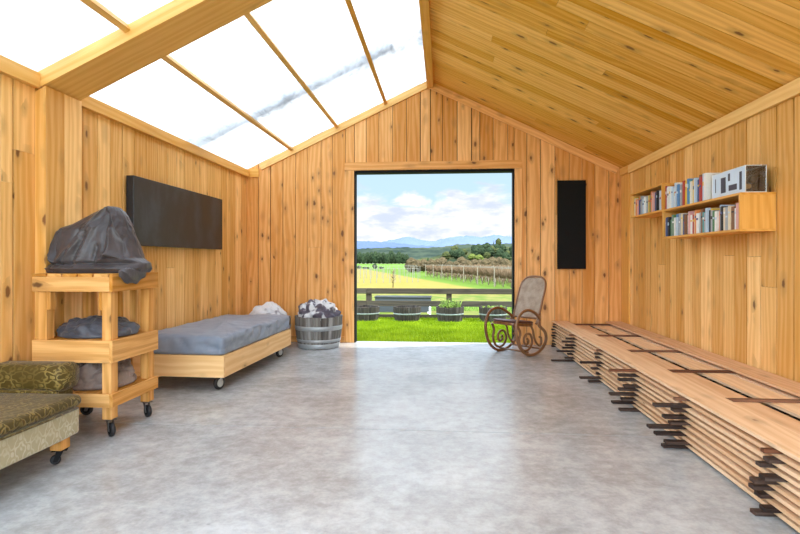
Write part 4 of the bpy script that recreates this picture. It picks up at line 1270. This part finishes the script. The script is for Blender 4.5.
# dark shelter belt on the left
tp = None
for k in range(15):
    px = 352 + k * 3.9 + rg.uniform(-0.4, 0.4); Y = 322 + (k % 3) * 7
    loc = (at(px, Y), Y, -1.4); s_ = rg.uniform(0.88, 1.1) * (1 - 0.012 * k)
    if tp is None:
        tp = tree('conifer', 'dark evergreen tree in the dense shelter belt beyond the green paddock', 'f_dark', 'dark shelter belt', loc, 8.2, 4.4, False, 2); 
    else: dup(tp, loc, rg.uniform(0, 6), scale=(s_, s_, s_ * rg.uniform(0.9, 1.1)))
# bare brown shrubs behind the vines
tp = None
for k in range(17):
    px = 412 + k * 6.2 + rg.uniform(-0.8, 0.8); Y = 106 + (k % 3) * 3.6
    loc = (at(px, Y), Y, -1.35); s_ = rg.uniform(0.75, 1.15) * (0.72 + 0.28 * min(1, k / 5))
    if tp is None: tp = tree('bare_shrub', 'bare brown shrub in the hedge line behind the vineyard', 'f_brown', 'brown hedge line', loc, 3.0, 2.3, False, 7)
    else: dup(tp, loc, rg.uniform(0, 6), scale=(s_, s_, s_))
tree('yellow_bush', 'rounded yellow flowering bush at the edge of the green paddock', 'f_yellow', None, (at(412, 140), 140, -1.35), 1.5, 2.3, False, 3)
tree('conifer', 'small dark conifer beside the white cottage', 'f_dark', None, (at(428, 190), 190, -1.35), 3.6, 1.7, True, 5)
tp = None
for px, h in ((358.5, 1.0), (364, 0.6), (367, 0.6), (375, 1.5), (381, 0.7)):
    loc = (at(px, 150), 150 + rg.uniform(-2, 2), -1.35)
    if tp is None: tp = tree('field_shrub', 'small dark shrub along the far side of the green paddock', 'f_dark', 'shrubs in the paddock', loc, 1.0, 1.3, False, 9)
    else: dup(tp, loc, 0, scale=(1, 1, h))
# sapling in the dry field
t = thing('bare_sapling', 'thin reddish bare sapling standing among the posts', 'sapling', (at(393, 48), 48, -1.31))
m = MB(); m.tube([(0, 0, 0), (0.03, 0, 0.8), (0, 0, 1.5)], [0.05, 0.035, 0.015], 5); m.build('stem', M['cane_brown'], t)
m = MB(); rr = random.Random(8)
for k in range(26):
    z = rr.uniform(0.35, 1.4); a = rr.uniform(0, 6.28); l_ = rr.uniform(0.2, 0.42)
    m.tube([(0, 0, z), (math.cos(a) * l_, math.sin(a) * l_, z + l_ * 0.9)], [0.02, 0.008], 4)
m.build('branches', M['cane_brown'], t)
# cottage
t = thing('cottage', 'tiny white cottage with a grey roof beyond the vineyard', 'house', (at(422, 200), 200, -1.36))
m = MB(); m.box(-1.1, 1.1, -0.8, 0.8, 0, 1.15, 'x'); m.build('walls', M['white'], t)
m = MB(); m.hexa([Vector(q) for q in ((-1.2, -0.95, 1.152), (1.2, -0.95, 1.152), (1.2, 0.95, 1.152), (-1.2, 0.95, 1.152), (-1.2, -0.03, 1.85), (1.2, -0.03, 1.85), (1.2, 0.03, 1.85), (-1.2, 0.03, 1.85))], Vector((1, 0, 0)))
m.build('roof', M['troughgrey'], t)
m = MB(); m.box(-0.6, -0.2, -0.83, -0.801, 0.35, 0.85, 'x'); m.build('window', M['black'], t)

# hills with bush cover
def hillmat(name, c1, c2, c3, sc):
    t = NT(name); ob = t.obj()
    v = t.noise(ob, sc, 6, 0.65); w = t.noise(ob, sc * 0.22, 4)
    c = t.mix(t.step(v, 0.36, 0.64), (*c1, 1), (*c2, 1)); c = t.mix(t.step(w, 0.52, 0.66), c, (*c3, 1))
    return t.bsdf(c, 0.95, 0.05)
def hill(name, crest, Y0, depth, mat, bump, n=150, mrows=26):
    """crest: (photo x, photo y) pairs read at distance Y0 + depth"""
    mb = MB(); Yc = Y0 + depth
    xs = np.linspace(crest[0][0], crest[-1][0], n)
    hz = np.interp(xs, [c[0] for c in crest], [c[1] for c in crest])
    rows = []
    for i in range(mrows + 1):
        q = i / mrows; row = []
        for x_, h_ in zip(xs, hz):
            z1 = EYE + (VY - h_) / F_PX * Yc
            Y = Y0 + depth * q if q <= 1 else Y0
            P = on_y(x_, 260, Yc); X = P.x
            prof = math.sin(PI / 2 * q) ** 1.25
            z = -1.5 + (z1 + 1.5) * prof
            b = bump * (nz(X / (bump * 4.5), Y / (bump * 4.5), 2) + 0.8 * nz(X / (bump * 1.7), Y / (bump * 1.7), 5)) * (0.15 + 0.85 * q)
            row.append(Vector((X, Y, z + b)))
        rows.append(row)
    back = [Vector((p.x, p.y + depth, -1.5)) for p in rows[-1]]
    rows.append(back)
    mb.grid(rows)
    return struct(mb.build(name, mat))
M['h1'] = hillmat('bush_hill', (0.010, 0.018, 0.008), (0.038, 0.046, 0.016), (0.085, 0.085, 0.027), 0.07)
M['h2'] = hillmat('blue_green_hill', (0.011, 0.021, 0.015), (0.032, 0.044, 0.027), (0.042, 0.052, 0.03), 0.03)
M['mt'] = hillmat('hazy_mountain', (0.052, 0.075, 0.14), (0.062, 0.088, 0.15), (0.068, 0.095, 0.155), 0.002)  # blue air haze is put into both mountain colours
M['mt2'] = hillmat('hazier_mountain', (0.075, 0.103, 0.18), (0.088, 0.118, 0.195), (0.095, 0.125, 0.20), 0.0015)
HN = hill('hill_near', [(395, 262), (430, 259), (447, 254), (462, 250), (480, 249), (500, 248.5), (520, 247), (560, 244), (640, 246)], 360, 120, M['h1'], 2.6)
hill('hill_far', [(250, 252), (300, 250), (350, 249.5), (380, 248.5), (400, 248), (430, 248.5), (450, 246.5), (463, 244.5), (480, 245.5), (497, 244.5), (513, 245), (560, 244), (640, 246)], 700, 300, M['h2'], 3.5)
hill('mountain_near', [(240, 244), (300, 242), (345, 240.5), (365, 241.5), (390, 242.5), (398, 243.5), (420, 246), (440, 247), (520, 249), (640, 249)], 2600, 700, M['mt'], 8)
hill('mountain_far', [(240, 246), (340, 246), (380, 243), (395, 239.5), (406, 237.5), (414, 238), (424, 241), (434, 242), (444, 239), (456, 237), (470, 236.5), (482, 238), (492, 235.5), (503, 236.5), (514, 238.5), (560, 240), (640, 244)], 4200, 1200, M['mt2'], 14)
# trees on the near hill
KINDS = [('f_dark', 'dark rounded tree on the green hillside above the vineyard', 'dark hillside trees', 5.6, 4.2, False, 4),
         ('f_olive', 'olive-brown tree on the green hillside above the vineyard', 'olive hillside trees', 4.4, 4.6, False, 6),
         ('f_lime', 'pale spring-green tree on the green hillside above the vineyard', 'pale hillside trees', 3.4, 4.4, False, 8)]
spots = [(452, 256, 0), (456, 257, 0), (461, 258, 0), (458, 254, 0), (447, 257, 1), (466, 259, 2), (470, 256, 2), (474, 251, 0), (476, 256, 0), (479, 259, 2), (483, 255, 0), (487, 257, 1), (490, 256, 0), (494, 257, 0), (498, 254, 1),
         (501, 257, 0), (505, 259, 2), (508, 255, 1), (511, 259, 0), (506, 262, 0), (499, 262, 2), (485, 262, 2), (514, 257, 0), (492, 251, 1), (484, 250, 0)]
protos = {}
from mathutils.bvhtree import BVHTree
BV = BVHTree.FromPolygons([v.co for v in HN.data.vertices], [tuple(p.vertices) for p in HN.data.polygons])
placed = []
spots += [(455, 252, 1), (468, 252, 0), (497, 251, 0), (503, 252, 0), (512, 252, 0), (520, 258, 0), (526, 252, 1), (488, 252, 0), (471, 260, 1), (464, 254, 1)]
for px, py, k in spots:
    mt, lab, grp, h, w, con, sd = KINDS[k]
    s_ = rg.uniform(1.05, 1.5)
    for tr_ in range(14):
        P, _, _, _ = BV.ray_cast(Vector((0, 0, EYE)), ray(px, py + 1.2).normalized())
        if P is not None and all((P.xy - q.xy).length > 0.62 * (w * s_ + ww) for q, ww in placed): break
        px += rg.uniform(-3.5, 3.5); py += rg.uniform(-1.2, 1.2); P = None
    if P is None: continue
    placed.append((P, w * s_)); P = P - Vector((0, 0, 0.4))
    if k not in protos: protos[k] = tree('hillside_tree', lab, mt, grp, P, h, w, con, sd); protos[k].scale = (s_, s_, s_)
    else: dup(protos[k], P, rg.uniform(0, 6), scale=(s_, s_, s_))
Y = 900
tree('lone_tree', 'large rounded tree standing on the hilltop skyline', 'f_olive', None, on_y(498.5, 246.5, Y), 14, 9.5, False, 4)
tree('slim_tree', 'slim upright tree next to the rounded one on the skyline', 'f_olive', None, on_y(493.7, 246, Y), 10, 2.2, True, 4)

# ------------------------------------------------------------------ light
def world():
    w = bpy.data.worlds.new('sky'); SC.world = w; w.use_nodes = True
    T = w.node_tree; T.nodes.clear()
    t = NT.__new__(NT); t.t = T; t.m = None
    out = T.nodes.new('ShaderNodeOutputWorld'); bg = T.nodes.new('ShaderNodeBackground')
    d = t.n('TexCoord').outputs['Generated']
    sp = t.n('SeparateXYZ'); t.link(d, sp.inputs[0]); z = sp.outputs[2]
    blue = t.mix(t.step(z, 0.03, 0.6), (0.62, 0.85, 1.0, 1), (0.38, 0.62, 0.95, 1))
    v1 = t.noise(t.vmul(d, (7, 7, 16)), 1.0, 6, 0.55, 0.3)
    v2 = t.noise(t.vmul(d, (16, 16, 50)), 1.0, 5, 0.6)
    # bank of cloud low down, broken above
    band = t.math('SUBTRACT', 1.0, t.step(t.math('ADD', z, t.math('MULTIPLY_ADD', v1, 0.16, -0.08)), 0.103, 0.122))
    up = t.step(t.math('ADD', v1, t.math('MULTIPLY', t.step(z, 0.16, 0.35), 0.12)), 0.56, 0.66)
    cl = t.math('MAXIMUM', band, up)
    shade = t.mix(t.step(t.math('ADD', t.math('MULTIPLY', v2, 0.6), t.math('MULTIPLY', v1, 0.4)), 0.38, 0.58), (0.70, 0.78, 0.93, 1), (1.06, 1.06, 1.06, 1))
    c = t.mix(cl, blue, shade)
    # sky strengthened overhead and behind the viewer, added as fill for the room
    y = sp.outputs[1]
    k = t.math('ADD', 0.67, t.math('MULTIPLY', t.step(z, 0.18, 0.6), SKY_UP))
    k = t.math('ADD', k, t.math('MULTIPLY', t.step(y, -0.1, -0.6), SKY_BACK))
    bg_c = t.n('VectorMath', operation='SCALE'); t.link(c, bg_c.inputs[0]); t.link(k, bg_c.inputs[3])
    gr = t.mix(t.step(z, -0.03, -0.005), (0.12, 0.15, 0.07, 1), bg_c.outputs[0])
    T.links.new(gr, bg.inputs[0]); bg.inputs[1].default_value = 1.0
    T.links.new(bg.outputs[0], out.inputs[0])
    w.cycles.sampling_method = 'MANUAL'; w.cycles.sample_map_resolution = 512
SKY_UP, SKY_BACK = 2.2, 4.8
world()
sd = bpy.data.lights.new('sun', 'SUN'); sd.energy = 4.2; sd.angle = math.radians(0.8); sd.color = (1.0, 0.95, 0.86)
so = bpy.data.objects.new('sun', sd); COL.objects.link(so)
so.rotation_euler = Vector((-1.9, -0.6, -2.49)).to_track_quat('-Z', 'Y').to_euler()
so.location = (6, 10, 12)

SC.view_settings.view_transform = 'Standard'
SC.view_settings.look = 'None'
SC.view_settings.gamma = 1.0
SC.view_settings.exposure = 0.68
SC.view_settings.use_curve_mapping = False
cy = SC.cycles
cy.max_bounces = 10; cy.diffuse_bounces = 6; cy.glossy_bounces = 4; cy.transmission_bounces = 6; cy.transparent_max_bounces = 12
cy.sample_clamp_indirect = 8.0
cy.caustics_reflective = False; cy.caustics_refractive = False
cy.use_denoising = True
try: cy.denoiser = 'OPENIMAGEDENOISE'
except Exception: pass
